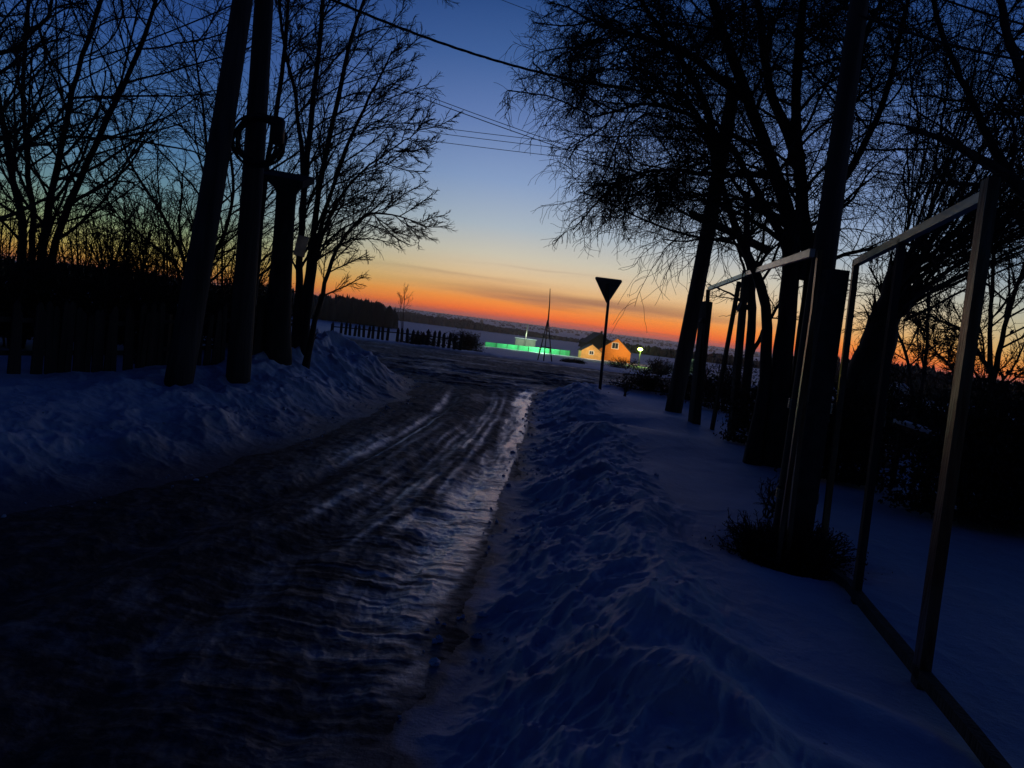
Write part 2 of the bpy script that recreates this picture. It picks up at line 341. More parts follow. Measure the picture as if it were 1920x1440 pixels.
# ------------------------------------------------------------------ ground: one polar sheet round the viewer's place, split into snow and road
def build_ground():
    az_f = np.concatenate([np.linspace(-42, 42, 800), np.linspace(42, 318, 160)[1:-1]])
    rr = np.concatenate([[.25, .6, 1.0, 1.4, 1.8], np.geomspace(2.1, 26, 950), np.geomspace(26, 5600, 330)[1:]])
    A, RR = np.meshgrid(np.radians(az_f), rr)           # rows: r
    x = RR * np.sin(A); y = RR * np.cos(A); z = H(x, y)
    nr, na = x.shape
    i = np.arange(nr - 1)[:, None]; j = np.arange(na)[None, :]; j2 = (j + 1) % na
    f = np.stack([i * na + j, i * na + j2, (i + 1) * na + j2, (i + 1) * na + j], -1).reshape(-1, 4)[:, ::-1]
    v = np.stack([x, y, z], -1).reshape(-1, 3)
    cen = v[f].mean(1); d = road_dist(cen[:, 0], cen[:, 1])
    isroad = (d < 0) & (np.hypot(cen[:, 0], cen[:, 1]) < 90)
    def sub(ff, name, m):
        u, inv = np.unique(ff.ravel(), return_inverse=True)
        o = mesh_obj(name, v[u], inv.reshape(ff.shape), m); return o, v[u]
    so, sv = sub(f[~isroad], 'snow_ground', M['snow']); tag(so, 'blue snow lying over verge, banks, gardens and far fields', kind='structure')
    X_, Y_ = sv[:, 0], sv[:, 1]; dd = road_dist(X_, Y_)
    lf = ss(-.6, -1.2, X_); dirt = ss(.42 + .75 * lf, .0, dd + .34 * fbm(X_ * 1.9, Y_ * 1.9, 5, 61, .6)) * (.50 + .5 * lf); dirt = np.maximum(dirt, ss(.16, .0, dd + .1 * fbm(X_ * 5, Y_ * 5, 3, 160)))
    dirt = np.maximum(dirt, .35 * ss(.1, .6, fbm(X_ * 2.2, Y_ * 2.2, 4, 63)) * ss(2.0, .5, dd))
    dirt = dirt * ss(70, 40, np.hypot(X_, Y_)) + .9 * ss(.35, .8, gau(X_, Y_, (PIT[0], PIT[1]), .55, .45) + .25 * fbm(X_ * 6, Y_ * 6, 2, 3))
    at = so.data.attributes.new('dirt', 'FLOAT', 'POINT'); at.data.foreach_set('value', np.clip(dirt, 0, 1).astype(np.float32))
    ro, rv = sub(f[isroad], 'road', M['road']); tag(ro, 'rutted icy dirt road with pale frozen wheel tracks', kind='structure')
    X_, Y_ = rv[:, 0], rv[:, 1]
    s = (X_ - xL(Y_)) / np.maximum(xR(Y_) - xL(Y_), .5)
    fr = fbm(s * 11, Y_ * .8, 5, 71, .65); fine = fbm(X_ * 9, Y_ * 3.5, 5, 73, .65); cross = ridged(X_ * 1.5 + .3 * fbm(X_ * 3, Y_ * 5, 3, 70), Y_ * 8.5, 5, 75)
    lng = ridged(s * 16 + .4 * fr, Y_ * .5, 4, 140); cross = cross * ss(9, 5.5, Y_) + lng * ss(5.5, 9, Y_)
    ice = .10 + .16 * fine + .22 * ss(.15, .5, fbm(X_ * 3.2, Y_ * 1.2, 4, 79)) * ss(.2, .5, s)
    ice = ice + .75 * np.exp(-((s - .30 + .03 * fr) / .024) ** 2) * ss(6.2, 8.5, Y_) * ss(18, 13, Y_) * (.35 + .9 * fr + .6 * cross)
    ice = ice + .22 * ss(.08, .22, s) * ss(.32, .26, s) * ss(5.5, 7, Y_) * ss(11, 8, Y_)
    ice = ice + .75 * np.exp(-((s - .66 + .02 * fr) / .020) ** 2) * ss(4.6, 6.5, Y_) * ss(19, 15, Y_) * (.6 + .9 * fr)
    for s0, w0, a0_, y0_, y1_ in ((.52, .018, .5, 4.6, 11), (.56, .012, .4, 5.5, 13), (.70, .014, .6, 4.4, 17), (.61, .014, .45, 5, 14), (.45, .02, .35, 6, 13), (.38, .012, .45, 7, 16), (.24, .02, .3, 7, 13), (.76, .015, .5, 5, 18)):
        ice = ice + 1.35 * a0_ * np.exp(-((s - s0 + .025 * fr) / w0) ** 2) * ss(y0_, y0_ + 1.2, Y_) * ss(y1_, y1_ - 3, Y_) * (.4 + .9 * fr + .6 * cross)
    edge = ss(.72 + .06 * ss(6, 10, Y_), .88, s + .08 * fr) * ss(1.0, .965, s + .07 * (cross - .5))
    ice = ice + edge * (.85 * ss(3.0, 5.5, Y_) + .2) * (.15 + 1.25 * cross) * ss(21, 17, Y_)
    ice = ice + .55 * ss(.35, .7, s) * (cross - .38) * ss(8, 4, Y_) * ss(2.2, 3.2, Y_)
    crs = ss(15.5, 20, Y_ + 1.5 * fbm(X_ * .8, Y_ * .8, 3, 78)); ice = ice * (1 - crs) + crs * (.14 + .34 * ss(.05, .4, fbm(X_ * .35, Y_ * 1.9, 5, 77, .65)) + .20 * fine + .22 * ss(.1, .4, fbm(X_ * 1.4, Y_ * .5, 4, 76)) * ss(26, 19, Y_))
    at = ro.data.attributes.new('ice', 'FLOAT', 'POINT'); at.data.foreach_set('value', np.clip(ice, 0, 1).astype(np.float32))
build_ground()

# ------------------------------------------------------------------ trees
def norm(v): return v / np.maximum(np.linalg.norm(v, axis=-1, keepdims=True), 1e-9)
def resample(pl, n, wig=0, rng=None):
    pl = np.array(pl, float); t = np.linspace(0, len(pl) - 1, n); out = np.stack([np.interp(t, np.arange(len(pl)), pl[:, k]) for k in range(3)], -1)
    # smooth
    for _ in range(2): out[1:-1] = (out[:-2] + 2 * out[1:-1] + out[2:]) / 4
    if wig: 
        w = np.cumsum(rng.normal(0, wig, (n, 3)), 0); out = out + w - np.linspace(0, 1, n)[:, None] * w[-1]
    return out
def branch(rng, pts, rad, n, t0, t1, ang, lenf, segs, wig, trop, rf, rmin, tl=.6, angsd=10, az_bias=None, tippow=1.0, lmax=9):
    Np, Pn, _ = pts.shape
    plen = np.linalg.norm(np.diff(pts, axis=1), axis=2).sum(1)
    idx = np.repeat(np.arange(Np), n)
    t = t0 + (t1 - t0) * ((np.tile(np.arange(n), Np) + rng.random(Np * n)) / n) ** tippow
    ft = t * (Pn - 1); i0 = np.clip(ft.astype(int), 0, Pn - 2); fr = (ft - i0)[:, None]
    p = pts[idx, i0] * (1 - fr) + pts[idx, i0 + 1] * fr
    tan = norm(pts[idx, i0 + 1] - pts[idx, i0])
    r0 = (rad[idx, i0] * (1 - fr[:, 0]) + rad[idx, i0 + 1] * fr[:, 0])
    q = rng.normal(0, 1, (Np * n, 3))
    if az_bias is not None: q = q + np.array(az_bias)
    q = norm(q - tan * (q * tan).sum(1, keepdims=True))
    a = np.radians(rng.normal(ang, angsd, Np * n))[:, None]
    d = norm(np.cos(a) * tan + np.sin(a) * q)
    ln = np.minimum(plen[idx], lmax) * lenf * (1 - tl * t) * rng.uniform(.55, 1.25, Np * n)
    rs = np.maximum(r0 * rf * rng.uniform(.7, 1.1, Np * n), rmin)
    out = np.zeros((Np * n, segs + 1, 3)); ro = np.zeros((Np * n, segs + 1)); out[:, 0] = p; ro[:, 0] = rs
    tr = np.array(trop, float); drift = rng.normal(0, wig, (Np * n, 3))
    for k in range(segs):
        out[:, k + 1] = out[:, k] + d * (ln / segs)[:, None]
        ro[:, k + 1] = rs + (rmin * .75 - rs) * ((k + 1) / segs)
        d = norm(d + tr + drift * .5 + rng.normal(0, wig, (Np * n, 3)))
    return out, ro
def tubes(pts, rad, sides):
    Np, Pn, _ = pts.shape
    d = np.empty_like(pts); d[:, 1:-1] = pts[:, 2:] - pts[:, :-2]; d[:, 0] = pts[:, 1] - pts[:, 0]; d[:, -1] = pts[:, -1] - pts[:, -2]; d = norm(d)
    ref = norm(np.cross(d[:, :1], np.array([.31, .87, .12])) + 1e-6); ref = np.repeat(ref, Pn, 1)
    a = norm(ref - d * (ref * d).sum(-1, keepdims=True)); b = np.cross(d, a)
    th = np.arange(sides) * 2 * math.pi / sides
    v = pts[:, :, None] + rad[:, :, None, None] * (np.cos(th)[None, None, :, None] * a[:, :, None] + np.sin(th)[None, None, :, None] * b[:, :, None])
    base = (np.arange(Np) * Pn * sides)[:, None, None]; i = np.arange(Pn - 1)[None, :, None] * sides; k = np.arange(sides)[None, None, :]; k2 = (k + 1) % sides
    f = np.stack([base + i + k, base + i + k2, base + i + sides + k2, base + i + sides + k], -1).reshape(-1, 4)
    return v.reshape(-1, 3), f
def join(parts):
    V = []; Fs = []; n = 0
    for v, f in parts: V.append(v); Fs.append(f + n); n += len(v)
    return np.concatenate(V), np.concatenate(Fs)
def make_tree(name, label, cat, seed, stems, levels, group=None, trunkmat='bark', flare=True, wig=.012, twig_in_trunk=1, crown_name='crown'):
    """stems: list of (polyline, r0, r1). levels: list of dicts. First stem's base is the tree's place."""
    rng = np.random.default_rng(seed); NP = 22
    S = np.stack([resample(s[0], NP, wig, rng) for s in stems]); tt = np.linspace(0, 1, NP)
    RA = np.stack([s[1] + (s[2] - s[1]) * tt ** .8 for s in stems])
    b = np.array(stems[0][0][0], float)
    if flare: RA = RA * (1 + .45 * np.exp(-tt * 18))[None]
    RA = RA * (1 + rng.normal(0, .035, RA.shape))
    root = thing(name, tuple(b), label, cat, group)
    tv = [tubes(S, RA, 10)]; cv = []; cur = (S, RA)
    for li, lv in enumerate(levels):
        lv = dict(lv); sides = lv.pop('sides', 3); src = lv.pop('src', None)
        nxt = branch(rng, cur[0], cur[1], **lv)
        (tv if li < twig_in_trunk and sides > 4 else cv).append(tubes(*nxt, sides)); cur = nxt
    v, f = join(tv); mesh_obj('trunk', v - b, f, M[trunkmat], root)
    v, f = join(cv); mesh_obj(crown_name, v - b, f, M['twig'], root)
    return root
def gz(p, dz=-.08):
    p = np.array(p, float); p[2] = Hs(p[0], p[1]) + dz; return p
UP = (0, 0, .05)

# --- left side, behind the hedge: spreading many-stemmed trees
def at(px, py, y): return P(px, py, y)
b1 = gz((-8.6, 13.0, 0))
st = [([gz(at(35, 600, 13)), at(42, 430, 13), at(22, 300, 13), at(-20, 120, 13), at(-60, -60, 13)], .085, .03),
      ([gz(at(62, 600, 13)), at(80, 440, 13), at(112, 270, 13), at(150, 120, 12.8), at(210, -60, 12.6)], .085, .025),
      ([gz(at(70, 600, 13.2)), at(105, 440, 13), at(185, 260, 12.6), at(255, 110, 12.2), at(320, -80, 12)], .075, .025),
      ([gz(at(56, 600, 13.1)), at(66, 430, 13), at(60, 330, 13.2), at(50, 150, 13.4), at(60, -90, 13.6)], .06, .03)]
make_tree('bare_tree', 'bare many-stemmed tree rising behind the dark hedge at the far left', 'tree', 11, st, [
    dict(n=20, t0=.22, t1=1, ang=48, lenf=.52, segs=9, wig=.07, trop=(.01, 0, .045), rf=.5, rmin=.014, sides=5, tl=.45),
    dict(n=9, t0=.15, t1=1, ang=38, lenf=.42, segs=6, wig=.10, trop=(0, 0, .03), rf=.55, rmin=.0055, sides=3, tl=.4),
    dict(n=9, t0=.1, t1=1, ang=36, lenf=.45, segs=4, wig=.13, trop=(0, 0, .02), rf=.6, rmin=.0036, sides=3, tl=.3)], group='bare trees on the left of the road')
st = [([gz(at(-130, 600, 10)), at(-80, 380, 10), at(-60, 150, 10), at(-40, -80, 10)], .10, .05),
      ([at(-75, 330, 10), at(-20, 300, 9.8), at(70, 260, 9.6), at(160, 190, 9.4)], .035, .012),
      ([at(-60, 120, 10), at(20, 95, 9.8), at(90, 20, 9.6), at(140, -70, 9.4)], .035, .015)]
make_tree('bare_tree', 'thick limbed bare tree reaching in over the far left edge', 'tree', 12, st, [
    dict(n=15, t0=.2, t1=1, ang=50, lenf=.5, segs=9, wig=.09, trop=(.03, 0, .01), rf=.5, rmin=.012, sides=5, tl=.45, lmax=4.5),
    dict(n=10, t0=.15, t1=1, ang=40, lenf=.42, segs=6, wig=.13, trop=(0, 0, .0), rf=.55, rmin=.006, sides=3),
    dict(n=9, t0=.1, t1=1, ang=38, lenf=.45, segs=4, wig=.16, trop=(0, 0, 0), rf=.6, rmin=.0034, sides=3, tl=.3)], group='bare trees on the left of the road')
# twiggy tree between hedge and first pole
st = [([gz(at(345, 640, 14)), at(352, 500, 14), at(300, 400, 14), at(240, 300, 14), at(200, 180, 14)], .045, .012),
      ([gz(at(352, 640, 14.1)), at(362, 480, 14.1), at(395, 330, 14.2), at(380, 200, 14.4), at(360, 60, 14.4)], .05, .014),
      ([gz(at(340, 640, 13.9)), at(335, 500, 13.9), at(250, 430, 13.8), at(170, 380, 13.8)], .035, .01),
      ([gz(at(360, 640, 14.2)), at(390, 500, 14.2), at(440, 380, 14.4), at(420, 220, 14.6), at(450, 60, 14.8)], .05, .014)]
make_tree('bare_tree', 'thin fan shaped bare tree just left of the leaning pole', 'tree', 13, st, [
    dict(n=20, t0=.15, t1=1, ang=45, lenf=.5, segs=8, wig=.08, trop=(0, 0, .03), rf=.55, rmin=.011, sides=5, tl=.45),
    dict(n=9, t0=.1, t1=1, ang=38, lenf=.45, segs=6, wig=.10, trop=(0, 0, .02), rf=.6, rmin=.006, sides=3, tl=.4),
    dict(n=8, t0=.1, t1=1, ang=36, lenf=.45, segs=4, wig=.12, trop=(0, 0, .0), rf=.6, rmin=.004, sides=3, tl=.3)], group='bare trees on the left of the road', flare=False)
# multi-stem clump right of the poles, reaching over the road
Yc = 12.8
st = [([gz(at(556, 680, Yc)), at(562, 520, Yc), at(574, 340, Yc), at(588, 150, Yc), at(612, -60, Yc)], .075, .03),
      ([gz(at(562, 680, Yc)), at(572, 540, Yc), at(594, 380, Yc), at(628, 200, Yc), at(665, 60, Yc), at(700, -60, Yc)], .07, .022),
      ([gz(at(568, 680, Yc)), at(588, 520, Yc), at(606, 420, Yc), at(655, 260, Yc - .2), at(705, 160, Yc - .3), at(735, 95, Yc - .3)], .06, .01),
      ([gz(at(462, 680, Yc + .3)), at(478, 520, Yc + .3), at(500, 300, Yc + .4), at(535, 120, Yc + .4), at(545, -60, Yc + .4)], .07, .025),
      ([at(585, 510, Yc), at(620, 400, Yc - .1), at(680, 312, Yc - .3), at(745, 268, Yc - .4), at(790, 238, Yc - .5)], .03, .006),
      ([gz(at(575, 668, Yc - .5)), at(603, 570, Yc - .5), at(625, 480, Yc - .5), at(680, 405, Yc - .6), at(735, 402, Yc - .7), at(800, 425, Yc - .8)], .05, .006),
      ([at(570, 330, Yc), at(560, 180, Yc + .3), at(530, 60, Yc + .6), at(520, -60, Yc + .8)], .04, .02)]
make_tree('bare_tree', 'clump of slender bare stems beside the poles with fine branches over the road', 'tree', 14, st, [
    dict(n=20, t0=.22, t1=.98, ang=42, lenf=.31, segs=9, wig=.06, trop=(.03, 0, .03), rf=.42, rmin=.009, sides=5, tl=.45, az_bias=(.9, 0, 0)),
    dict(n=13, t0=.12, t1=1, ang=35, lenf=.42, segs=6, wig=.09, trop=(.02, 0, .015), rf=.6, rmin=.0055, sides=3, tl=.4),
    dict(n=8, t0=.1, t1=1, ang=34, lenf=.45, segs=4, wig=.12, trop=(.01, 0, .0), rf=.6, rmin=.0036, sides=3, tl=.3)], group='bare trees on the left of the road')
# --- right side
Yt = 9.6
tb = gz(at(1448, 850, Yt))
st = [([tb, at(1462, 700, Yt), at(1482, 560, Yt), at(1490, 430, Yt), at(1440, 300, Yt - .1), at(1395, 170, Yt - .2), at(1330, 0, Yt - .4), at(1290, -120, Yt - .5)], .15, .035),
      ([tb + (.22, .1, 0), at(1500, 700, Yt), at(1520, 520, Yt), at(1500, 380, Yt), at(1490, 220, Yt), at(1500, 60, Yt), at(1520, -140, Yt)], .13, .035),
      ([at(1500, 520, Yt), at(1545, 400, Yt + .1), at(1600, 300, Yt + .2), at(1660, 180, Yt + .3), at(1700, 20, Yt + .4), at(1730, -120, Yt + .5)], .06, .022),
      ([tb + (-.25, -.1, 0), at(1440, 700, Yt), at(1442, 560, Yt), at(1408, 470, Yt), at(1372, 390, Yt), at(1356, 330, Yt), at(1330, 240, Yt - .2), at(1260, 150, Yt - .4)], .085, .02),
      ([at(1480, 470, Yt), at(1430, 380, Yt), at(1378, 270, Yt - .2), at(1300, 210, Yt - .6), at(1210, 190, Yt - .9), at(1110, 220, Yt - 1.0)], .055, .01),
      ([at(1440, 330, Yt), at(1340, 330, Yt - .3), at(1240, 320, Yt - .7), at(1150, 335, Yt - .9)], .04, .008),
      ([at(1400, 180, Yt), at(1300, 110, Yt - .4), at(1190, 60, Yt - .8), at(1090, 30, Yt - 1.0)], .06, .012),
      ([at(1560, 380, Yt), at(1580, 240, Yt - .5), at(1620, 90, Yt - 1), at(1680, -60, Yt - 1.4)], .06, .02),
      ([at(1495, 300, Yt), at(1430, 150, Yt + .4), at(1420, 0, Yt + .8), at(1400, -120, Yt + 1)], .07, .03),
      ([at(1355, 330, Yt), at(1330, 200, Yt + .2), at(1240, 60, Yt + .2), at(1160, -60, Yt)], .06, .02)]
make_tree('weeping_tree', 'huge bare weeping tree right of the road with drooping twigs', 'tree', 21, st, [
    dict(n=22, t0=.34, t1=1, ang=58, lenf=.39, segs=9, wig=.10, trop=(-.02, 0, .0), rf=.36, rmin=.010, sides=5, tl=.25, lmax=6),
    dict(n=13, t0=.15, t1=1, ang=48, lenf=.56, segs=8, wig=.15, trop=(0, 0, -.07), rf=.5, rmin=.0046, sides=3, tl=.35),
    dict(n=12, t0=.1, t1=1, ang=44, lenf=.68, segs=7, wig=.22, trop=(0, 0, -.13), rf=.6, rmin=.0028, sides=3, tl=.35)], group='bare trees on the right of the road')
st = [([gz(at(2080, 760, 8.2)), at(2040, 500, 8.2), at(1960, 370, 8.2), at(1890, 325, 8.2), at(1800, 270, 8.1), at(1700, 240, 8.0)], .13, .02),
      ([at(1990, 410, 8.2), at(1960, 250, 8.1), at(1900, 100, 8.0), at(1860, -60, 7.9)], .08, .03),
      ([at(2040, 500, 8.2), at(2060, 250, 8.4), at(2020, 60, 8.4), at(2000, -80, 8.4)], .09, .03),
      ([at(1890, 325, 8.2), at(1830, 200, 8.4), at(1760, 60, 8.6), at(1730, -60, 8.6)], .05, .02)]
make_tree('bare_tree', 'bare tree beyond the right edge stretching a dark limb over the tall fence post', 'tree', 27, st, [
    dict(n=12, t0=.2, t1=1, ang=52, lenf=.42, segs=8, wig=.10, trop=(-.02, 0, .0), rf=.4, rmin=.010, sides=5, tl=.3, lmax=4.5),
    dict(n=9, t0=.12, t1=1, ang=44, lenf=.55, segs=6, wig=.13, trop=(0, 0, -.03), rf=.55, rmin=.0055, sides=3),
    dict(n=8, t0=.1, t1=1, ang=40, lenf=.6, segs=5, wig=.18, trop=(0, 0, -.06), rf=.6, rmin=.0034, sides=3)], group='bare trees on the right of the road')
# pollarded willow with straight whips
Yw = 11.2
wb = gz(at(1612, 850, Yw))
wt = at(1690, 500, Yw - .2)
st = [([wb, at(1625, 720, Yw), at(1655, 600, Yw), at(1692, 500, Yw - .2)], .36, .17)]
rngw = np.random.default_rng(5)
for k in range(64):
    an = math.radians(rngw.uniform(18, 88) if k % 3 else rngw.uniform(18, 55)); ln = rngw.uniform(380, 640) * (1.15 - .25 * math.sin(an)); sx, sy = 1668 + 32 * rngw.random(), 600 - 100 * rngw.random()
    ex, ey = sx + ln * math.cos(an), sy - ln * math.sin(an); bow = rngw.uniform(10, 60)
    y0 = Yw - .2 + rngw.normal(0, .1); y1 = y0 + rngw.normal(-.5, 1.0)
    st.append(([at(sx, sy, y0), at(sx + (ex - sx) * .3 + bow * .3, sy + (ey - sy) * .3 - bow * .5, y0), at(sx + (ex - sx) * .65 + bow * .3, sy + (ey - sy) * .65 - bow * .6, (y0 + y1) / 2), at(ex, ey, y1)], .018 * rngw.uniform(.6, 1.3), .006))
make_tree('pollard_willow', 'leaning pollarded willow with long straight whips behind the fence', 'tree', 22, st, [
    dict(n=7, t0=.12, t1=1, ang=22, lenf=.44, segs=7, wig=.05, trop=(.02, 0, .0), rf=.5, rmin=.0060, sides=3, tl=.4, lmax=5),
    dict(n=6, t0=.1, t1=1, ang=30, lenf=.5, segs=5, wig=.09, trop=(.01, 0, -.01), rf=.6, rmin=.0038, sides=3, tl=.35),
    dict(n=4, t0=.1, t1=1, ang=36, lenf=.6, segs=3, wig=.1, trop=(0, 0, 0), rf=.6, rmin=.0036, sides=3, tl=.35)], group='bare trees on the right of the road', twig_in_trunk=0)
# small trees behind fence
st = [([gz(at(1398, 760, 14)), at(1412, 600, 14), at(1411, 520, 14), at(1398, 440, 14), at(1400, 360, 14)], .09, .05),
      ([at(1406, 660, 14), at(1440, 600, 14), at(1475, 540, 14), at(1500, 480, 14)], .04, .015),
      ([at(1412, 560, 14), at(1380, 470, 14), at(1360, 420, 14), at(1330, 360, 14)], .03, .01)]
make_tree('bare_tree', 'small crooked bare tree between weeping tree and second fence frame', 'tree', 23, st, [
    dict(n=12, t0=.3, t1=1, ang=50, lenf=.5, segs=7, wig=.1, trop=(0, 0, .0), rf=.5, rmin=.01, sides=5),
    dict(n=9, t0=.1, t1=1, ang=42, lenf=.5, segs=5, wig=.12, trop=(0, 0, -.03), rf=.6, rmin=.006, sides=3),
    dict(n=6, t0=.1, t1=1, ang=40, lenf=.5, segs=4, wig=.15, trop=(0, 0, -.03), rf=.6, rmin=.0045, sides=3)], group='bare trees on the right of the road')
st = [([gz(at(1850, 860, 16)), at(1858, 700, 16), at(1800, 620, 16), at(1740, 590, 16)], .07, .02),
      ([at(1855, 740, 16), at(1900, 560, 16), at(1960, 400, 16), at(2040, 250, 16)], .06, .02),
      ([at(1850, 780, 16), at(1790, 700, 16), at(1730, 630, 16)], .04, .012),
      ([at(1857, 700, 16), at(1860, 520, 16), at(1880, 380, 16), at(1860, 200, 16)], .05, .015)]
make_tree('bare_tree', 'twiggy bare tree behind the tall front fence post', 'tree', 24, st, [
    dict(n=24, t0=.15, t1=1, ang=46, lenf=.55, segs=7, wig=.09, trop=(0, 0, .03), rf=.5, rmin=.011, sides=5),
    dict(n=14, t0=.1, t1=1, ang=40, lenf=.5, segs=6, wig=.12, trop=(0, 0, .0), rf=.6, rmin=.0058, sides=3),
    dict(n=6, t0=.1, t1=1, ang=38, lenf=.5, segs=4, wig=.14, trop=(0, 0, .0), rf=.6, rmin=.0048, sides=3)], group='bare trees on the right of the road')
st = [([gz(at(1720, 790, 20)), at(1735, 650, 20), at(1740, 560, 20), at(1760, 430, 20)], .06, .02),
      ([gz(at(1715, 790, 20)), at(1700, 670, 20), at(1660, 580, 20), at(1630, 500, 20)], .05, .02)]
make_tree('bare_tree', 'distant twiggy tree against the orange sky right of the willow', 'tree', 25, st, [
    dict(n=22, t0=.15, t1=1, ang=46, lenf=.5, segs=7, wig=.09, trop=(0, 0, .03), rf=.5, rmin=.013, sides=5),
    dict(n=14, t0=.1, t1=1, ang=40, lenf=.5, segs=6, wig=.12, trop=(0, 0, .0), rf=.6, rmin=.0068, sides=3),
    dict(n=5, t0=.1, t1=1, ang=38, lenf=.5, segs=4, wig=.14, trop=(0, 0, .0), rf=.6, rmin=.006, sides=3)], group='bare trees on the right of the road')
# lone far tree
fb = gz(at(757, 610, 70))
make_tree('bare_tree', 'tiny lone bare tree on the skyline beyond the crossing road', 'tree', 26,
    [([fb, at(758, 570, 70), at(759, 540, 70)], .06, .015), ([fb, at(752, 580, 70), at(750, 556, 70)], .04, .012)], [
    dict(n=12, t0=.4, t1=1, ang=28, lenf=.32, segs=5, wig=.08, trop=(0, 0, .05), rf=.4, rmin=.010, sides=5),
    dict(n=5, t0=.2, t1=1, ang=30, lenf=.5, segs=4, wig=.1, trop=(0, 0, .05), rf=.6, rmin=.012, sides=3)])

# ------------------------------------------------------------------ bushes
def leaves(rng, c, rx, ry, rz, n, size, clump=.2):
    n = int(n * 1.25); size = size * .6
    k = max(6, n // 60); cc = rng.normal(0, 1, (k, 3)); cc = norm(cc) * rng.uniform(.3, 1, (k, 1)) ** .5
    cc[:, 2] = np.abs(cc[:, 2]) * 1.0 - .05
    p = cc[rng.integers(0, k, n)] + rng.normal(0, clump, (n, 3)); p[:, 2] = np.maximum(p[:, 2], -.02)
    p = p * np.array([rx, ry, rz]) + np.array(c)
    u = norm(rng.normal(0, 1, (n, 3))); w = norm(np.cross(u, rng.normal(0, 1, (n, 3)))); s = size * rng.uniform(.5, 1.3, (n, 1))
    v = np.stack([p - u * s, p + w * s * .5, p + u * s, p - w * s * .5], 1).reshape(-1, 3)
    return v, np.arange(4 * n).reshape(n, 4)
def bush(name, label, cat, seed, px, py, y, rx, ry, h, nl=2500, size=.05, nst=16, group=None, loc=None, twr=.004, lean=0, low=.1):
    rng = np.random.default_rng(seed); b = np.array(loc, float) if loc is not None else gz(at(px, py, y), -.03); b[2] = Hs(b[0], b[1]) - .03
    root = thing(name, tuple(b), label, cat, group)
    st = []
    for k in range(nst):
        a = rng.uniform(0, 2 * math.pi); q = rng.uniform(.2, 1); e = b + np.array([math.cos(a) * rx * q, math.sin(a) * ry * q, h * rng.uniform(.6, 1.15)])
        s0 = b + np.array([math.cos(a) * rx * .25 * q, math.sin(a) * ry * .25 * q, 0]); st.append(resample([s0, (s0 + e) / 2 + (0, 0, h * .12), e], 8, .02, rng))
    S = np.stack(st); RA = np.repeat(np.linspace(twr * 3.5, twr * 1.2, 8)[None], nst, 0)
    t = branch(rng, S, RA, n=10, t0=.2, t1=1, ang=35, lenf=.4, segs=4, wig=.12, trop=(0, 0, .03), rf=.6, rmin=twr)
    t2 = branch(rng, *t, n=4, t0=.2, t1=1, ang=38, lenf=.5, segs=3, wig=.12, trop=(0, 0, .03), rf=.6, rmin=twr * .8)
    v, f = join([tubes(S, RA, 5), tubes(*t, 3), tubes(*t2, 3)]); mesh_obj('stems', v - b, f, M['twig'], root)
    if nl:
        v, f = leaves(rng, b + (0, 0, h * low), rx, ry, h * (1 - low) * .92, nl, size); mesh_obj('foliage', v - b, f, M['leaf'], root, smooth=False)
    return root
# dark hedge row behind the left picket fence
hed = ['leafy dark hedge bush at the far left picture edge', 'leafy hedge bush right of the far left bush', 'leafy hedge bush below the many-stemmed tree',
       'leafy hedge bush between many-stemmed tree and thin tree', 'leafy hedge bush left of the leaning pole', 'leafy hedge bush behind the leaning pole', 'leafy hedge bush between the two tall poles']
for k, (px, yy) in enumerate([(-60, 10.2), (25, 10.5), (100, 10.9), (180, 11.2), (262, 11.6), (345, 12.2), (420, 12.9)]):
    bush('hedge_bush', hed[k], 'bush', 100 + k, px, 640, yy, .62, .5, (1.16, 1.14, 1.12, 1.12, 1.1, 1.05, 1.0)[k], 3600, .05, 22, group='hedge bushes behind the left fence', low=.2)
for k, (px, yy, h, lab) in enumerate([(150, 12.6, 2.1, 'tall bare shrub poking above the hedge right of the many-stemmed tree'), (235, 13.0, 2.3, 'tallest bare twiggy shrub above the hedge left of the leaning pole'),
        (-20, 11.8, 2.2, 'bare twiggy shrub above the hedge at the far left edge'), (415, 14.5, 2.2, 'bare twiggy shrub seen in the gap between the two tall poles'), (310, 13.6, 2.0, 'bare twiggy shrub just left of the leaning pole')]):
    bush('bare_shrub', lab, 'shrub', 130 + k, px, 640, yy, 1.2, .7, h, 0, .05, 34, group='bare shrubs above the left hedge', twr=.0045)
for k, (px, yy, h, lab) in enumerate([(470, 14, .9, 'low dark bush between the second tall pole and the capped post'), (512, 15, .9, 'low dark bush behind the capped post')]):
    bush('bush', lab, 'bush', 120 + k, px, 640, yy, .5, .45, h, 3000, .045, 16)
# right garden
rb = [(1870, 800, 7.6, .85, .6, 1.40, 9000, 'big rounded dark bush at the right picture edge'),
      (1960, 800, 7.4, .8, .6, 1.55, 7000, 'tallest dark bush cut by the right picture edge'),
      (1590, 800, 9.0, .55, .45, 1.15, 5200, 'dense dark bush right behind the concrete pole stub'),
      (1640, 780, 12.5, .7, .5, 1.35, 4500, 'dark bush at the foot of the pollarded willow'),
      (1715, 760, 14, .8, .5, 1.1, 4500, 'low dark bush right of the willow trunk'),
      (1790, 770, 13.5, .8, .5, 1.1, 4500, 'low dark bush left of the tall front fence post'),
      (1440, 760, 11.5, .55, .45, 1.1, 4500, 'dark bush at the foot of the weeping tree'),
      (1360, 740, 17, .7, .5, 1.1, 3500, 'dark bush behind the second fence frame'),
      (1300, 735, 19, .7, .5, .9, 3500, 'dark bush behind the leaning right pole'),
      (1215, 722, 20, .8, .5, .55, 2800, 'low dark scrub right of the triangular sign')]
for k, (px, py, yy, rx, ry, h, nl, lab) in enumerate(rb):
    bush('bush', lab, 'bush', 140 + k, px, py, yy, rx, ry, h, nl, .05, 20, group='dark bushes in the right hand garden')
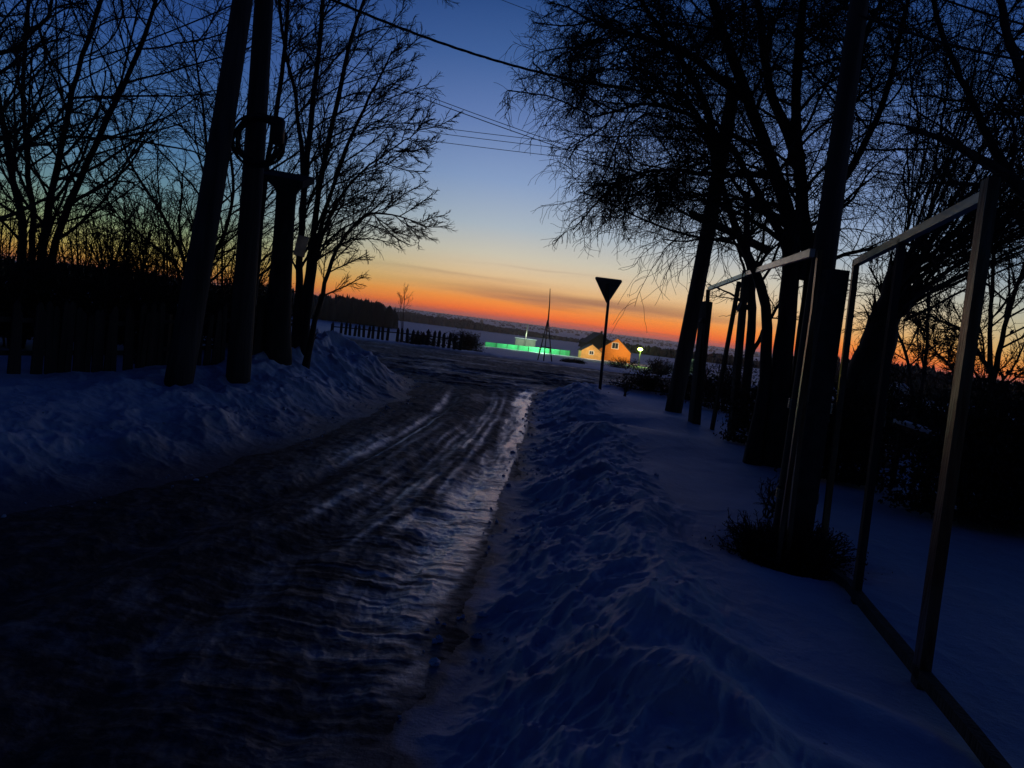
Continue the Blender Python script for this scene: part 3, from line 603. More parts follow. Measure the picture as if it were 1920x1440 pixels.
bush('dead_bush', 'black tangle of dead stems in front of the pole with the concrete stub', 'bush', 160, 0, 0, 0, .50, .40, .34, 5000, .02, 190, loc=(PIT[0] - .08, PIT[1] - .02, 0), twr=.003)
# sparse weeds
for k, (px, py, lab) in enumerate([(1440, 960, 'thin dry weed sprouting left of the black stem tangle'), (1170, 745, 'thin dry weeds on the snow crest right of the sign'), (575, 700, 'small dry weeds on the snow beside the capped post'), (250, 706, 'small dry weeds at the foot of the left fence')]):
    g = G(px, py, .25); bush('dry_weed', lab, 'weed', 170 + k, 0, 0, 0, .12, .1, .33, 0, .02, 7, loc=(g[0], g[1], 0), twr=.0025)
# far bushes beyond the crossing road
fbz = [(785, 640, 48, 1.1, .9, 'round dark bush beyond the snow pickets'), (865, 645, 60, 1.5, 1.5, 'large dark bush left of the green fence'), (882, 640, 70, 1.2, 1.5, 'dark bush touching the left end of the green fence'),
       (1075, 668, 80, 1.2, .45, 'low bush right of the tripod mast'), (1173, 676, 90, 2.2, 1.1, 'dark heap of scrub in front of the orange house'), (1235, 690, 60, 1.2, 1.3, 'dark scrub right of the lit street lamp')]
for k, (px, py, yy, rx, h, lab) in enumerate(fbz):
    bush('bush', lab, 'bush', 180 + k, px, py, yy, rx, rx * .7, h, 1400, .13, 14, group='bushes beyond the crossing road', twr=.012)

# ------------------------------------------------------------------ poles, cables
def pole_shape(mb, p0, p1, r0, r1, n=14, seg=9, seed=0, bow=.02):
    rng = random.Random(seed); pts = []; rad = []
    for i in range(seg + 1):
        t = i / seg; w = bow * math.sin(math.pi * t)
        pts.append(np.array(p0) * (1 - t) + np.array(p1) * t + np.array([w, w * .5, 0])); rad.append((r0 + (r1 - r0) * t) * (1 + rng.uniform(-.02, .02)))
    mb.tube(pts, rad, n)
def binding(root, p0, p1, r, hs, name='wire_binding'):
    for h in hs:
        c = np.array(p0) + (np.array(p1) - p0) * h; d = np.array(p1) - p0; d = d / np.linalg.norm(d); mb = MB()
        for k in range(5):
            mb.tube([c + np.array([math.cos(a) * r, math.sin(a) * r, 0]) + d * (k * .012) for a in np.linspace(0, 2 * math.pi, 17)], .005, 5, False)
        mb.build(name, M['steel'], root)
GP = 'tall wooden poles beside the road'
p0 = gz(G(333, 712, .42), -.15); p1 = P(484, -190, 9.9)
t = thing('utility_pole', tuple(p0), 'tall wooden pole on the left leaning towards its neighbour', 'pole', GP)
mb = MB(); pole_shape(mb, p0, p1, .165, .105, seed=1); mb.build('shaft', M['pole'], t, True)
LP0 = gz(G(447, 708, .42), -.15); LP1 = P(514, -330, 10.1)
t = thing('utility_pole', tuple(LP0), 'upright wooden pole on the left carrying the cable coil', 'pole', GP)
mb = MB(); pole_shape(mb, LP0, LP1, .155, .10, seed=2); mb.build('shaft', M['pole'], t, True)
# insulator bracket at height of the cable
cz = P(505, -25, 10.0)
mb = MB(); mb.beam(cz + (-.05, -.13, 0), cz + (.16, -.16, 0), .04, .04); mb.tube([cz + (.13, -.16, .02), cz + (.13, -.16, .12)], [.03, .02], 8); mb.build('cable_bracket', M['steel'], t)
# capped dark post
cp0 = gz(G(514, 690, .42), -.15); cp1 = P(539, 336, 11.2); v = cp1 - cp0
t = thing('timber_post', tuple(cp0), 'thick dark post with a flared flat cap right of the two tall poles', 'post')
mb = MB(); mb.tube([cp0 + v * s for s in (0, .1, .25, .5, .7, .86, .94)], [.27, .235, .20, .165, .148, .142, .15], 12); mb.build('shaft', M['darkwood'], t, True)
mb = MB(); mb.tube([cp0 + v * s for s in (.93, .955, .975, .988)], [.15, .19, .26, .28], 12)
mb.beam(cp0 + v * .985, cp0 + v * 1.02, .62, .55, up=(0, 1, 0)); mb.build('cap', M['darkwood'], t)
# cable coil hung on the upright pole
cc = P(490, 268, 9.93); t = thing('cable_coil', tuple(cc), 'round coil of spare black cable hanging on the upright left pole', 'cable coil')
rng = random.Random(3); mb = MB()
for k in range(7):
    r_ = .31 + rng.uniform(-.05, .04); ox, oz = rng.uniform(-.03, .03), rng.uniform(-.03, .03); yy = -.20 + k * .025
    mb.tube([cc + (ox + r_ * 1.0 * math.cos(a) + .012 * math.sin(5 * a + k), yy + .02 * math.sin(3 * a + k), oz + r_ * .98 * math.sin(a)) for a in np.linspace(0, 2 * math.pi, 40)], .016, 6, False)
mb.build('loops', M['rubber'], t, True)
mb = MB(); q = P(520, 245, 9.7)
mb.tube([q + (0, 0, -.17), q + (0, 0, -.14), q + (0, 0, .12), q + (0, 0, .16)], [.05, .09, .09, .06], 12); mb.build('splice_box', M['rubber'], t, True)
mb = MB(); mb.beam(cc + (-.14, -.12, .31), cc + (.22, -.12, .31), .03, .03); mb.build('hanger_bracket', M['steel'], t)

# right leaning pole (with diagonal sawn limb beside it) carrying the far end of the thick cable
RP0 = gz(G(1262, 768, .25), -.15); RP1 = P(1376, 165, 14.6)
t = thing('utility_pole', tuple(RP0), 'leaning wooden pole right of the triangular sign', 'pole', GP)
mb = MB(); pole_shape(mb, RP0, RP1, .175, .12, seed=4); mb.build('shaft', M['pole'], t, True)
mb = MB(); a = P(1296, 400, 13.4); bq = P(1350, 425, 13.9); c = P(1440, 470, 14.3); mb.tube([a, bq, c], [.06, .07, .08], 8); mb.build('side_strut', M['pole'], t, True)
# near pole with concrete stub
NP0 = gz(G(1476, 1000, .2), -.2); NP1 = P(1640, -210, 5.95)
t = thing('utility_pole', tuple(NP0), 'wooden pole right of the weeping tree lashed to a flat topped concrete stub', 'pole', GP)
mb = MB(); pole_shape(mb, NP0, NP1, .115, .058, seed=5, bow=.0); mb.build('shaft', M['pole'], t, True)
s1 = P(1567, 507, 5.85); s0 = gz((s1[0] - .02, 5.75, 0), -.2)
mb = MB(); mb.beam(s0, s1, .185, .15, up=(0, 1, 0), w1=.16, h1=.13); mb.build('concrete_stub', M['concrete'], t)
vv = (NP1 - NP0); 
for h in (.55, 1.25):
    mb = MB(); q0 = NP0 + vv * (h / vv[2]); q1 = s0 + (s1 - s0) * (h / (s1[2] - s0[2])); mid = (q0 + q1) / 2; hw = abs(q1[0] - q0[0]) / 2 + .15
    for k in range(6): mb.tube([mid + (hw * math.cos(a), .15 * math.sin(a), k * .013) for a in np.linspace(0, 2 * math.pi, 25)], .006, 5, False)
    mb.build('wire_binding', M['steel'], t)

def wire(name, label, a, b, sag, r, m='rubber', n=28, group='overhead wires crossing the view', cat='wire', strands=1):
    a, b = np.array(a, float), np.array(b, float); mb = MB()
    for s in range(strands):
        pts = []
        for i in range(n * (2 if strands > 1 else 1) + 1):
            t_ = i / (n * (2 if strands > 1 else 1)); tw = 2 * math.pi * (t_ * 9 + s / strands)
            pts.append(a + (b - a) * t_ + np.array([0, math.cos(tw) * r * .9 * (strands > 1), -4 * sag * t_ * (1 - t_) + math.sin(tw) * r * .9 * (strands > 1)]))
        mb.tube(pts, r, 5, False)
    o = mb.build(name, M[m], None, True); tag(o, label, cat, group); return o
wire('overhead_cable', 'thick twisted cable sagging from the upright left pole to the leaning right pole', cz + (.13, -.16, .1), RP1 + (0, -.1, -.15), .42, .011, strands=3)
wire('overhead_wire', 'upper of the two thin wires slanting down across the middle sky', P(380, 8, 30), P(1500, 405, 34), .5, .014)
wire('overhead_wire', 'lower of the two thin wires slanting down across the middle sky', P(300, -16, 27), P(1500, 412, 33), .5, .016)
wire('overhead_wire', 'topmost of the three thin level wires above the road', P(200, 150, 40), P(1900, 340, 44), .6, .016)
wire('overhead_wire', 'middle one of the three thin level wires above the road', P(200, 160, 40), P(1900, 352, 44), .6, .016)
wire('overhead_wire', 'lowest of the three thin level wires above the road', P(200, 176, 40), P(1900, 368, 44), .6, .016)
wire('overhead_wire', 'faint thin wire crossing the top of the sky beside the weeping tree', P(820, -50, 18), P(1580, 190, 14), .2, .006)
wire('overhead_wire', 'wire running right from the lashed pole to the upper right edge', P(1610, 28, 5.9), P(2100, 135, 5.6), .07, .010)
wire('overhead_wire', 'highest wire cutting the upper right corner', P(1624, -60, 5.92), P(2100, 85, 5.6), .06, .008)
wire('overhead_wire', 'wire rising to the left poles through the branches at top left', P(-200, 190, 12), P(500, -20, 10), .25, .010)

# beige board on the slim trunk
bc = P(567, 463, 12.35)
t = thing('notice_board', tuple(bc), 'small blank beige board nailed to a slim trunk by the capped post', 'board')
mb = MB(); mb.beam(bc + (-.015, -.1, -.155), bc + (.03, -.1, .165), .205, .014, up=(.35, 1, 0)); mb.build('panel', M['board'], t)
for dx, dz in ((-.06, .12), (.08, .12), (-.08, -.12), (.06, -.12)):
    mb = MB(); mb.tube([bc + (dx, -.125, dz), bc + (dx, -.105, dz)], [.006, .006], 6); mb.build('nail', M['steel'], t)



def translucent(m, f):
    t = m.node_tree; o = t.nodes['Material Output']; b = t.nodes['Principled BSDF']; tr = t.nodes.new('ShaderNodeBsdfTranslucent')
    c = b.inputs['Base Color'].links[0].from_socket; t.links.new(c, tr.inputs['Color']); mx = t.nodes.new('ShaderNodeMixShader'); mx.inputs[0].default_value = f
    t.links.new(b.outputs[0], mx.inputs[1]); t.links.new(tr.outputs[0], mx.inputs[2]); t.links.new(mx.outputs[0], o.inputs['Surface'])
translucent(M['board'], .97)
# ------------------------------------------------------------------ triangular sign from behind
sb = gz(G(1125, 732, .25), -.2); st_ = P(1140, 572, 18.4); sb[0] = G(1125, 732, .25)[0]
t = thing('road_sign', tuple(sb), 'inverted triangular road sign seen from behind on a thin post', 'sign')
top = P(1143, 530, 18.4)
mb = MB(); mb.tube([sb, st_, top], [.036, .034, .033], 10); mb.build('post', M['steel'], t, True)
A_, B_, C_ = P(1117, 519.5, 18.35), P(1168, 526, 18.5), P(1139.5, 569, 18.42)
cen = (A_ + B_ + C_) / 3; nn = np.cross(B_ - A_, C_ - A_); nn /= np.linalg.norm(nn)
if nn[1] > 0: nn = -nn
def tri_plate(mb, S, off0, off1):
    corners = []
    T = [A_, B_, C_]
    for i in range(3):
        c = cen + (T[i] - cen) * S; a = cen + (T[(i - 1) % 3] - cen) * S; b = cen + (T[(i + 1) % 3] - cen) * S
        for q in (.07, .0, ):
            pass
        corners += [c + (a - c) * .06, c + ((a - c) + (b - c)) * .012, c + (b - c) * .06]
    n = len(corners); v = [c + nn * off0 for c in corners] + [c + nn * off1 for c in corners]
    f = [list(range(n)), [n + i for i in range(n)][::-1]] + [[i, n + i, n + (i + 1) % n, (i + 1) % n] for i in range(n)]
    mb.add(v, f)
mb = MB(); tri_plate(mb, 1.03, -.045, -.052); mb.build('plate', M['signback'], t)
mb = MB()
T = [cen + (q - cen) * 1.03 for q in (A_, B_, C_)]
for i in range(3): mb.tube([T[i] + (T[(i + 1) % 3] - T[i]) * .05 - nn * .042, T[i] + (T[(i + 1) % 3] - T[i]) * .95 - nn * .042], [.009, .009], 6)
mb.build('rim', M['signback'], t)
for zz in (.25, .72):
    c = A_ * .5 * (1 - zz) + B_ * .5 * (1 - zz) + C_ * zz; mb = MB(); w = .22 * (1 - zz) + .03; mb.beam(c + (-w, 0, 0) - nn * .037, c + (w, 0, 0) - nn * .037, .015, .03); mb.build('clamp', M['steel'], t)

# ------------------------------------------------------------------ right fence frames
FA = G(1725, 1290, .2); FBp = G(1605, 1130, .2); fd = (FBp - FA) / np.linalg.norm(FBp - FA); fn = np.array([-fd[1], fd[0], 0])
def V(px, py):
    v = ray(px, py); return EYE + v * (((FA - EYE) @ fn) / (v @ fn))
def foot(p, dz=-.12): q = np.array(p, float); q[2] = Hs(q[0], q[1]) + dz; return q
t = thing('fence_frame', tuple(foot(FA)), 'near open fence frame with pale top rail and dark bottom rail', 'fence', 'unclad fence frames on the right')
mb = MB(); a0 = foot(FA); a1 = V(1858, 336); mb.beam(a0, a1, .05, .085, up=fd); mb.build('post', M['post'], t)
mb = MB(); mb.beam(foot(FBp), V(1691, 449), .04, .06, up=fd); mb.build('post', M['darkwood'], t)
c0 = V(1548, 1015); mb = MB(); mb.beam(foot(c0), V(1606, 488), .04, .05, up=fd); mb.build('post', M['post'], t)
mb = MB(); mb.beam(V(1603, 494), V(1852, 366), .04, .05); r1 = mb.build('top_rail', M['rail'], t)
mb = MB(); e0 = V(1930, 1500); e1 = V(1560, 1058)
pts = [e0 * (1 - k) + e1 * k for k in np.linspace(0, 1, 7)]
for q in pts: q[2] = max(Hs(q[0], q[1]) + .02, min(q[2], Hs(q[0], q[1]) + .06))
for a, b in zip(pts[:-1], pts[1:]): mb.beam(a, b, .05, .055)
mb.build('bottom_rail', M['darkwood'], t)
# second frame
D1, E1, F1 = P(1523, 474, 5.3), P(1400, 513, 11.2), P(1330, 541, 13.0)
Df, Ef, Ff = G(1495, 905, .3), G(1372, 815, .22), G(1300, 800, .2)
t = thing('fence_frame', tuple(foot(Df)), 'farther open fence frame with sloping pale top rail', 'fence', 'unclad fence frames on the right')
Df = P(1484, 1010, 5.2); mb = MB(); mb.beam(foot((Df[0], Df[1], 0)), P(1537, 470, 5.3), .03, .06, up=fd); mb.build('post', M['post'], t)
mb = MB(); mb.beam(foot((Df[0] - .09, Df[1] - .05, 0)), P(1524, 590, 5.2), .03, .05, up=fd); mb.build('post', M['post'], t)
mb = MB(); mb.beam(foot((Ef[0], Ef[1], 0)), P(1399, 508, 11.25), .11, .1, up=(1, .3, 0), w1=.08, h1=.08); mb.beam(P(1388, 584, 11.2), P(1394, 570, 11.2), .18, .1); mb.build('post', M['pole'], t)
mb = MB(); mb.beam(foot((Ff[0], Ff[1], 0)), P(1325, 566, 13.2), .16, .14, up=(1, .3, 0)); mb.beam(P(1316, 606, 13.1), P(1320, 598, 13.1), .16, .1); mb.build('post', M['pole'], t)
mb = MB(); mb.beam(P(1309, 804, 13), P(1328, 543, 13.02), .05, .05, up=(1, .3, 0)); mb.build('post', M['darkwood'], t)
g_ = G(1334, 808, .2); mb = MB(); mb.beam(foot((g_[0], g_[1], 0)), P(1386, 528, 12.2), .06, .05, up=(1, .3, 0)); mb.build('post', M['darkwood'], t)
mb = MB(); mb.beam(E1, D1, .035, .055); mb.build('top_rail', M['rail'], t)
mb = MB(); mb.beam(F1, E1 + (0, 0, -.01), .05, .06); mb.build('top_rail', M['rail'], t)

# snowy plank in the garden
a = P(1682, 796, 9.2); b = P(1764, 824, 8.0)
t = thing('plank', tuple(gz(a, 0)), 'snow dusted plank lying on trestles in the garden behind the fence', 'plank')
mb = MB(); mb.beam(a, b, .14, .05); mb.build('board', M['darkwood'], t)
mb = MB(); mb.beam(a + (0, -.03, .045), b + (0, -.03, .045), .13, .045); mb.build('snow_cover', M['snowcap'], t)
for s in (.12, .88):
    q = a * (1 - s) + b * s; mb = MB(); mb.beam((q[0], q[1], Hs(q[0], q[1]) - .05), q + (0, 0, -.02), .05, .05); mb.build('leg', M['darkwood'], t)

# ------------------------------------------------------------------ left picket fence
def picket_fence(name, label, a, b, n, h, w, zoff, m, group=None, gap=None, seed=0, rails=(.3, .8), cover=.0):
    rng = random.Random(seed); a = np.array(a, float); b = np.array(b, float); root = thing(name, (a[0], a[1], Hs(a[0], a[1])), label, 'fence', group)
    d = (b - a); d[2] = 0; ln = np.linalg.norm(d); d /= ln; nrm = np.array([-d[1], d[0], 0])
    for i in range(n):
        if rng.random() < .12: continue
        q = a + d * (ln * (i + .5) / n + rng.uniform(-.02, .02)); z = Hs(q[0], q[1]); hh = h * rng.uniform(.86, 1.08); lx = rng.uniform(-.04, .04); pk = MB()
        q0 = np.array([q[0], q[1], z - .08]); q1 = np.array([q[0] + lx, q[1], z + hh]); pk.beam(q0, q1, .022, w, up=d)
        pk.beam(q1, q1 + (0, 0, w * .7), .022, w, up=d, w1=.022, h1=.01)
        pk.build('picket', m, root)
    for fr in rails:
        mb = MB(); k = 8; pts = []
        for i in range(k + 1):
            q = a + d * ln * i / k + nrm * .035; pts.append(np.array([q[0], q[1], Hs(q[0], q[1]) + h * fr]))
        for p_, q_ in zip(pts[:-1], pts[1:]): mb.beam(p_, q_, .04, .05)
        mb.build('rail', m, root)
    for i in range(int(ln / 2.3) + 1):
        q = a + d * min(i * 2.3, ln) + nrm * .09; mb = MB(); z = Hs(q[0], q[1]); mb.beam((q[0], q[1], z - .1), (q[0], q[1], z + h * .95), .09, .09, up=(0, 1, 0)); mb.build('post', m, root)
    return root
picket_fence('picket_fence', 'old dark picket fence along the snow bank under the left hedge', G(-160, 700, .45) + (0, 1.0, 0), G(500, 690, .45) + (0, .5, 0), 52, .72, .075, 0, M['darkwood'], seed=4)
picket_fence('picket_fence', 'low row of short pickets in snow beyond the crossing road', G(620, 612, .2), G(868, 650, .2), 27, .62, .17, 0, M['darkwood'], seed=6, rails=(.75,))

# ------------------------------------------------------------------ beyond the road: tripod mast, green fence, kiosk, houses, lamp
t0 = P(1024, 664, 60); gz0 = Hs(t0[0], t0[1]); ap = P(1027.5, 600, 60)
t = thing('tripod_mast', (t0[0], t0[1], gz0), 'tall thin mast on a black tripod in front of the green fence', 'mast')
for k, (dx, dy) in enumerate(((-.62, -.3), (-.1, .65), (.52, -.3))):
    mb = MB(); z = Hs(t0[0] + dx, t0[1] + dy); mb.tube([(t0[0] + dx, t0[1] + dy, z - .1), ap + (dx * .04, dy * .04, 0)], [.05, .035], 8); mb.build('leg', M['darkwood'], t)
mb = MB(); mb.tube([ap + (0, 0, -.9), ap + (.02, 0, 0), P(1030.5, 570, 60), P(1031.5, 541, 60)], [.05, .06, .04, .025], 8); mb.build('mast', M['darkwood'], t, True)
mb = MB(); q = (t0[0], t0[1], gz0 + 1.1)
for a, b in (((-.4, -.19), (.33, -.19)), ((-.4, -.19), (-.07, .4)), ((-.07, .4), (.33, -.19))): mb.beam((q[0] + a[0], q[1] + a[1], q[2]), (q[0] + b[0], q[1] + b[1], q[2]), .05, .07)
mb.build('brace', M['darkwood'], t)

YG = 190
ga, gb = P(909, 651, YG), P(1068, 669, YG + 10)
t = thing('board_fence', (ga[0], ga[1], Hs(ga[0], ga[1])), 'long mint green board fence glowing under lamp light', 'fence')
mb = MB(); nb = 46
for i in range(nb):
    s = i / nb; q = ga * (1 - s) + gb * s; s2 = (i + .97) / nb; q2 = ga * (1 - s2) + gb * s2; z = Hs(q[0], q[1]); zt = P(909 + 159 * s, 641 + 16.5 * s, YG + 10 * s)[2]
    hgt = max(zt, z + .9); v0 = [(q[0], q[1] + .03 * (i % 2), z - .2), (q2[0], q2[1] + .03 * (i % 2), z - .2), (q2[0], q2[1] + .03 * (i % 2), hgt), (q[0], q[1] + .03 * (i % 2), hgt)]
    mb.add(v0 + [(a, b + .03, c) for a, b, c in v0], [[0, 1, 2, 3], [7, 6, 5, 4], [3, 2, 6, 7], [0, 4, 5, 1], [1, 5, 6, 2], [4, 0, 3, 7]])
mb.build('boards', M['mint'], t)
for i in range(0, 9):
    s = i / 8; q = ga * (1 - s) + gb * s; z = Hs(q[0], q[1]); zt = P(909 + 159 * s, 641 + 16.5 * s, YG + 10 * s)[2]
    mb = MB(); mb.beam((q[0], q[1] - .08, z - .2), (q[0], q[1] - .08, max(zt, z + .9) + .12), .12, .1, up=(0, 1, 0)); mb.build('post', M['darkwood'], t)
def box(mb, c, sx, sy, sz):
    mb.beam(np.array(c) + (0, 0, 0), np.array(c) + (0, 0, sz), sx, sy, up=(0, 1, 0))
ka = P(984, 650, 207); z = Hs(ka[0], ka[1]); zt = P(984, 634, 207)[2]
t = thing('shed', (ka[0], ka[1], z), 'long pale flat shed with a thin pole behind the green fence', 'shed')
mb = MB(); box(mb, (ka[0], ka[1], z), 5.4, 3, zt - z - .25); mb.build('wall', M['kiosk'], t)
mb = MB(); box(mb, (ka[0], ka[1], zt - .245), 6.0, 3.6, .25); mb.build('roof', M['snowcap'], t)
kp = P(985, 640, 204.5); mb = MB(); mb.tube([(kp[0], kp[1], z), (kp[0] + .1, kp[1], P(987, 606, 204.5)[2])], [.14, .09], 8); mb.build('pole', M['kiosk'], t, True)

def house(name, label, cat, c, w, dep, zb, zeave, zr, wallm, roofm, ridge_off=0, wins=(), rot=0, over=.35, chimney=False):
    """gable end towards the viewer; c = (x,y) of the front wall's middle"""
    root = thing(name, (c[0], c[1], zb), label, cat); root.rotation_euler[2] = rot
    W = w / 2; h = zeave - zb; H2 = zr - zb; ro = ridge_off
    v = [(-W, 0, 0), (W, 0, 0), (W, 0, h), (ro, 0, H2), (-W, 0, h)]; v2 = [(a, dep, b) for a, _, b in v]
    mesh_obj('wall', np.array(v + v2), [[0, 1, 2, 3, 4], [9, 8, 7, 6, 5], [0, 4, 9, 5], [1, 6, 7, 2], [0, 5, 6, 1]], wallm, root, False)
    th = .16; sl = []
    for sgn, e in ((-1, -W), (1, W)):
        dx = (e - ro); dz = (h - H2); ex = ro + dx * (1 + over / abs(dx)); ez = H2 + dz * (1 + over / abs(dx))
        pr = [(ro, H2 + .003), (ex, ez + .003), (ex, ez + th), (ro, H2 + th)]
        vv_ = [(a, -over, b) for a, b in pr] + [(a, dep + over, b) for a, b in pr]
        sl.append((vv_, [[0, 1, 2, 3], [7, 6, 5, 4], [0, 4, 5, 1], [1, 5, 6, 2], [2, 6, 7, 3]]))
    V_ = []; F_ = []
    for vv_, ff in sl: n = len(V_); V_ += vv_; F_ += [[i + n for i in q] for q in ff]
    rf = mesh_obj('roof', np.array(V_), F_, roofm, root, False)
    if chimney: 
        m2 = MB(); m2.beam((ro + .3 * W, dep * .5, H2 - 1.3), (ro + .3 * W, dep * .5, H2 + .7), .5, .5, up=(0, 1, 0)); mesh_obj('chimney', np.array(m2.v), m2.f, M['concrete'], rf, False)
    for (x0, z0, ww, hh) in wins:
        m2 = MB()
        for (a, b) in (((x0 - .08, z0 + hh / 2), (.16, hh + .3)), ((x0 + ww + .08, z0 + hh / 2), (.16, hh + .3)), ((x0 + ww / 2, z0 + hh / 2), (.07, hh))):
            m2.beam((a[0], -.04, a[1] - b[1] / 2), (a[0], -.04, a[1] + b[1] / 2), b[0], .08, up=(0, 1, 0))
        for zz in (z0 - .08, z0 + hh + .08): m2.beam((x0, -.04, zz), (x0 + ww, -.04, zz), .08, .14)
        wn = mesh_obj('window', np.array(m2.v), m2.f, M['white'], root, False)
        g2 = MB(); g2.beam((x0, -.008, z0 + hh / 2), (x0 + ww, -.008, z0 + hh / 2), .012, hh); mesh_obj('pane', np.array(g2.v), g2.f, M['glass'], wn, False)
    return root
hp = P(1152, 668, 200); zb = Hs(hp[0], hp[1]) - .2
house('house', 'orange gabled house with white framed window beside the street lamp', 'house', (hp[0], hp[1]), 8.2, 9, zb, P(1180, 662, 200)[2], P(1156, 634, 200)[2] - .1, M['ochre'], M['roof'], ridge_off=.3,
      wins=((-.9, P(1150, 653, 200)[2] - zb, 1.5, 1.4),), rot=R(-8), over=.4)
hq = P(1108, 668, 196); zb2 = Hs(hq[0], hq[1]) - .2
house('cottage', 'small pale ochre gabled annex left of the orange house', 'house', (hq[0], hq[1]), 5.2, 4, zb2, P(1090, 656, 196)[2], P(1106, 645, 196)[2] - .1, M['paleochre'], M['roof'],
      wins=((-.5, P(1100, 664, 196)[2] - zb2 + .1, 1.0, .8),), rot=R(6), over=.3)
hr_ = P(1124, 655, 225); zb3 = Hs(hr_[0], hr_[1]) - .2
house('house', 'dark roofed house behind the orange one', 'house', (hr_[0], hr_[1]), 7.5, 8, zb3, P(1103, 642, 225)[2], P(1126, 625, 225)[2], M['darkwood'], M['roof'], rot=R(10), chimney=True)

lp = P(1199, 672, 150); zl = Hs(lp[0], lp[1]); lh = P(1200.5, 655, 150)
t = thing('street_lamp', (lp[0], lp[1], zl), 'lit yellow green street lamp right of the orange house', 'street lamp')
mb = MB(); mb.tube([(lp[0], lp[1], zl - .1), (lp[0], lp[1], lh[2] - .25)], [.09, .06], 8); mb.build('post', M['steel'], t, True)
mb = MB(); mb.tube([lh + (0, 0, q) for q in (-.28, -.2, 0, .2, .27)], [.14, .34, .50, .34, .12], 12); mb.build('lantern', emat('lamp_glow', (.62, 1.0, .16), 22.0), t, True)
mb = MB(); mb.tube([lh + (0, 0, q) for q in (.27, .30, .40)], [.30, .30, .05], 12); mb.build('lamp_cap', M['steel'], t, True)
def lamp(name, loc, power, col, rad=.3):
    l = bpy.data.lights.new(name, 'POINT'); l.energy = power; l.color = col; l.shadow_soft_size = rad
    o = bpy.data.objects.new(name, l); o.location = loc; COL.objects.link(o); return o
lamp('street_lamp_light', lh + (0, -.9, .1), 1100, (.6, 1.0, .15))
for k, s in enumerate((.02, .34, .66, .92)):
    q = ga * (1 - s) + gb * s; lamp('yard_lamp_light', (q[0], q[1] - 3.2, Hs(q[0], q[1]) + 2.6), (260, 480, 1350, 230)[k], (.62, 1.0, .66))
lamp('porch_light', (hp[0] + 1.5, hp[1] - 6, zb + 3.5), 1300, (1.0, .66, .30))
lamp('porch_light', (hq[0] - .5, hq[1] - 4.5, zb2 + 2.6), 600, (1.0, .78, .45))
lamp('shed_light', (ka[0], ka[1] - 3.6, zt + 1.2), 130, (.9, 1.0, .75))

# far lit specks (other yards)
for k, (px, py, yy, lab) in enumerate([(1303, 664, 150, 'faint white yard hut behind the leaning right pole'), (1694, 716, 120, 'pale distant hut right of the willow trunk')]):
    q = P(px, py, yy); z = Hs(q[0], q[1]); o = house('hut', lab, 'hut', (q[0], q[1]), 2.6, 2.4, z - .1, z + 1.7, z + 2.6, M['kiosk'], M['snowcap'], over=.25)
# pale fence-like walls right of the lamp
q = P(1232, 682, 110); q2 = P(1262, 686, 112)
picket_fence('picket_fence', 'pale distant fence right of the street lamp', q, q2, 16, 1.5, .14, 0, M['kiosk'], seed=8)

# ------------------------------------------------------------------ far woods
def woods(name, label, seed, n, pf, hmin, hmax, w=1.0, conif=.5, fade=None):
    rng = np.random.default_rng(seed); V_ = []; F_ = []; cnt = 0; S = 7
    th = np.arange(S) * 2 * math.pi / S
    for i in range(n):
        x, y = pf(rng); z = Hs(x, y); h = rng.uniform(hmin, hmax) * (.78 + .4 * float(vn(np.array([x * .045]), np.array([y * .02]), 150)[0])) * (fade(x, y) if fade else 1); r = h * rng.uniform(.16, .28) * w
        if rng.random() < conif: prof = [(0, 1), (.35, .8), (.7, .45), (.9, .2), (1.05, .02)]
        else: prof = [(0, .45), (.3, .9), (.6, 1.1), (.85, .7), (1.0, .15)]
        for (a, b) in prof:
            rr = r * b * rng.uniform(.75, 1.25, S); V_.append(np.stack([x + rr * np.cos(th), y + rr * np.sin(th), np.full(S, z - .3 + h * a) + rng.uniform(-.05, .05, S) * h], -1))
        k = np.arange(S); k2 = (k + 1) % S
        for l in range(len(prof) - 1): F_.append(np.stack([cnt + l * S + k, cnt + l * S + k2, cnt + (l + 1) * S + k2, cnt + (l + 1) * S + k], -1))
        cnt += S * len(prof)
    o = mesh_obj(name, np.concatenate(V_), np.concatenate(F_), M['conifer']); tag(o, label, 'forest', kind='stuff'); return o
def pxband(x0, x1, y0, y1):
    def f(rng):
        px = rng.uniform(x0, x1); y = rng.uniform(y0, y1); p = P(px, 483 + .1237 * px + 20, y); return p[0], y
    return f
woods('forest', 'dark near wood on the skyline behind the left trees', 1, 1900, pxband(-250, 745, 250, 330), 6.6, 8.6, .95, fade=lambda x, y: .45 + .55 * min(1, max(0, (-.125 - x / y) / .06)))
woods('forest', 'long dark tree belt across the far snow fields', 2, 2200, pxband(560, 1085, 850, 960), 6.5, 8.8, 1.3, fade=lambda x, y: .35 + .65 * min(1, max(0, (.085 - x / y) / .16)))
woods('forest', 'dark tree belt behind the houses and lamp', 3, 700, pxband(1090, 1500, 380, 460), 2.5, 5.2, 1.5)
woods('forest', 'dark wood beyond the right garden', 4, 500, pxband(1480, 2100, 200, 260), 5, 8, 1.4)
woods('forest', 'faint scattered woods near the horizon', 5, 1100, pxband(500, 1700, 1700, 4300), 3, 5.5, 4.5)

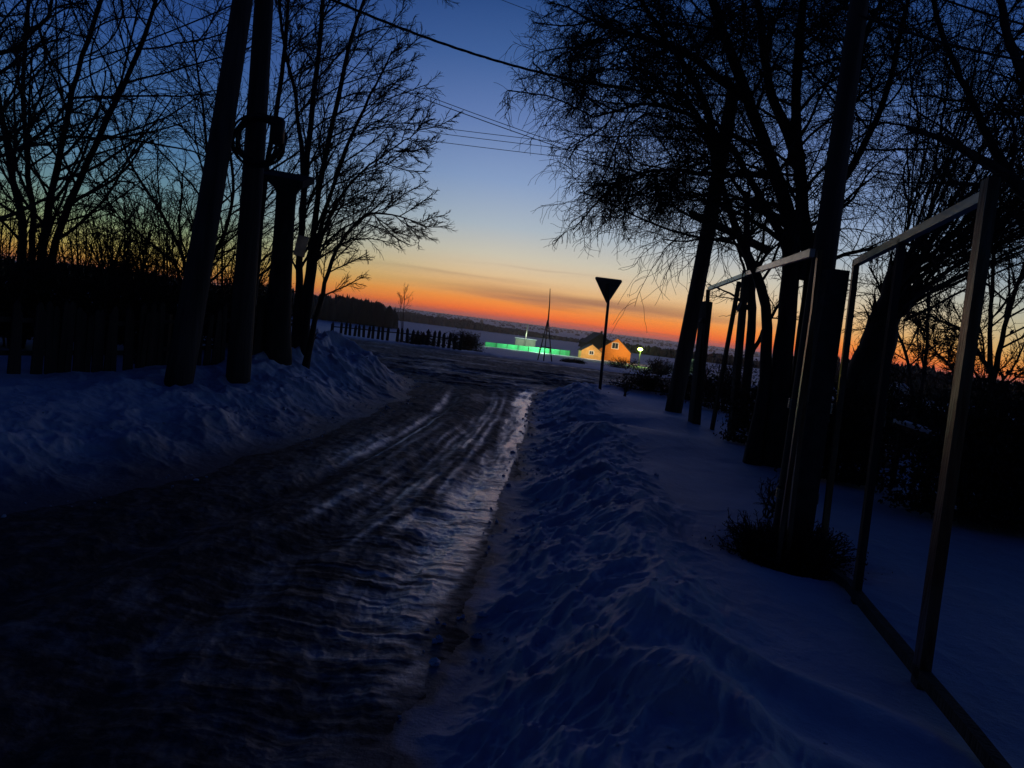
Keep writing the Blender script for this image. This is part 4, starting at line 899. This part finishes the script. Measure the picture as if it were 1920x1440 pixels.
# ------------------------------------------------------------------ crumbs of ploughed snow along the road edges
def clods():
    rng = np.random.default_rng(77); n = 2000; y = 2.4 + 18 * rng.random(n) ** 1.3; side = rng.random(n) < .5
    off = np.abs(rng.normal(0, .55, n)) - .12
    x = np.where(side, xR(y) + off, xL(y) - off * 1.6); keep = fbm(x * 1.3, y * 1.3, 3, 120) + rng.normal(0, .15, n) > 0; x, y = x[keep], y[keep]; n = len(x)
    r = np.minimum(rng.lognormal(-4.7, .5, n), .028); z = H(x, y) + r * .25
    th = np.arange(6) * math.pi / 3; ring = []
    for zz, q in ((-.7, .6), (0, 1.0), (.6, .7)): ring += [(q * math.cos(a + zz), q * math.sin(a + zz), zz) for a in th]
    base = np.array(ring + [(0, 0, 1.0)]); f = []
    for l in range(2):
        for k in range(6): f.append([l * 6 + k, l * 6 + (k + 1) % 6, (l + 1) * 6 + (k + 1) % 6, (l + 1) * 6 + k])
    for k in range(0, 6, 2): f.append([12 + k, 12 + (k + 1) % 6, 12 + (k + 2) % 6, 18])
    f = np.array(f); jit = rng.uniform(.6, 1.35, (n, 19, 1)); sc3 = rng.uniform(.7, 1.4, (n, 1, 3)) * (1, 1, .8)
    v = base[None] * jit * sc3 * r[:, None, None] + np.stack([x, y, z], -1)[:, None]
    ff = (f[None] + (np.arange(n) * 19)[:, None, None]).reshape(-1, 4)
    o = mesh_obj('snow_crumbs', v.reshape(-1, 3), ff, M['snow'], None, False); tag(o, 'crumbs of ploughed snow along the road edges', kind='stuff')
clods()
# ------------------------------------------------------------------ thin evening haze over the valley
hb = MB(); hb.beam((0, -5700, 0), (0, 5700, 0), 11400, 34); hz = mesh_obj('haze', np.array(hb.v), hb.f, M['snow'], None, False); tag(hz, 'thin evening haze over the valley', kind='stuff')
hm = bpy.data.materials.new('haze'); hm.use_nodes = True; t_ = hm.node_tree; t_.nodes.clear(); ou = t_.nodes.new('ShaderNodeOutputMaterial'); pv = t_.nodes.new('ShaderNodeVolumePrincipled')
pv.inputs['Color'].default_value = (.9, .88, .92, 1); pv.inputs['Density'].default_value = 1.5e-4; pv.inputs['Anisotropy'].default_value = .8; t_.links.new(pv.outputs[0], ou.inputs['Volume'])
import bmesh
bm = bmesh.new(); bm.from_mesh(hz.data); bmesh.ops.recalc_face_normals(bm, faces=bm.faces); bm.to_mesh(hz.data); bm.free()
hz.data.materials.clear(); hz.data.materials.append(hm)
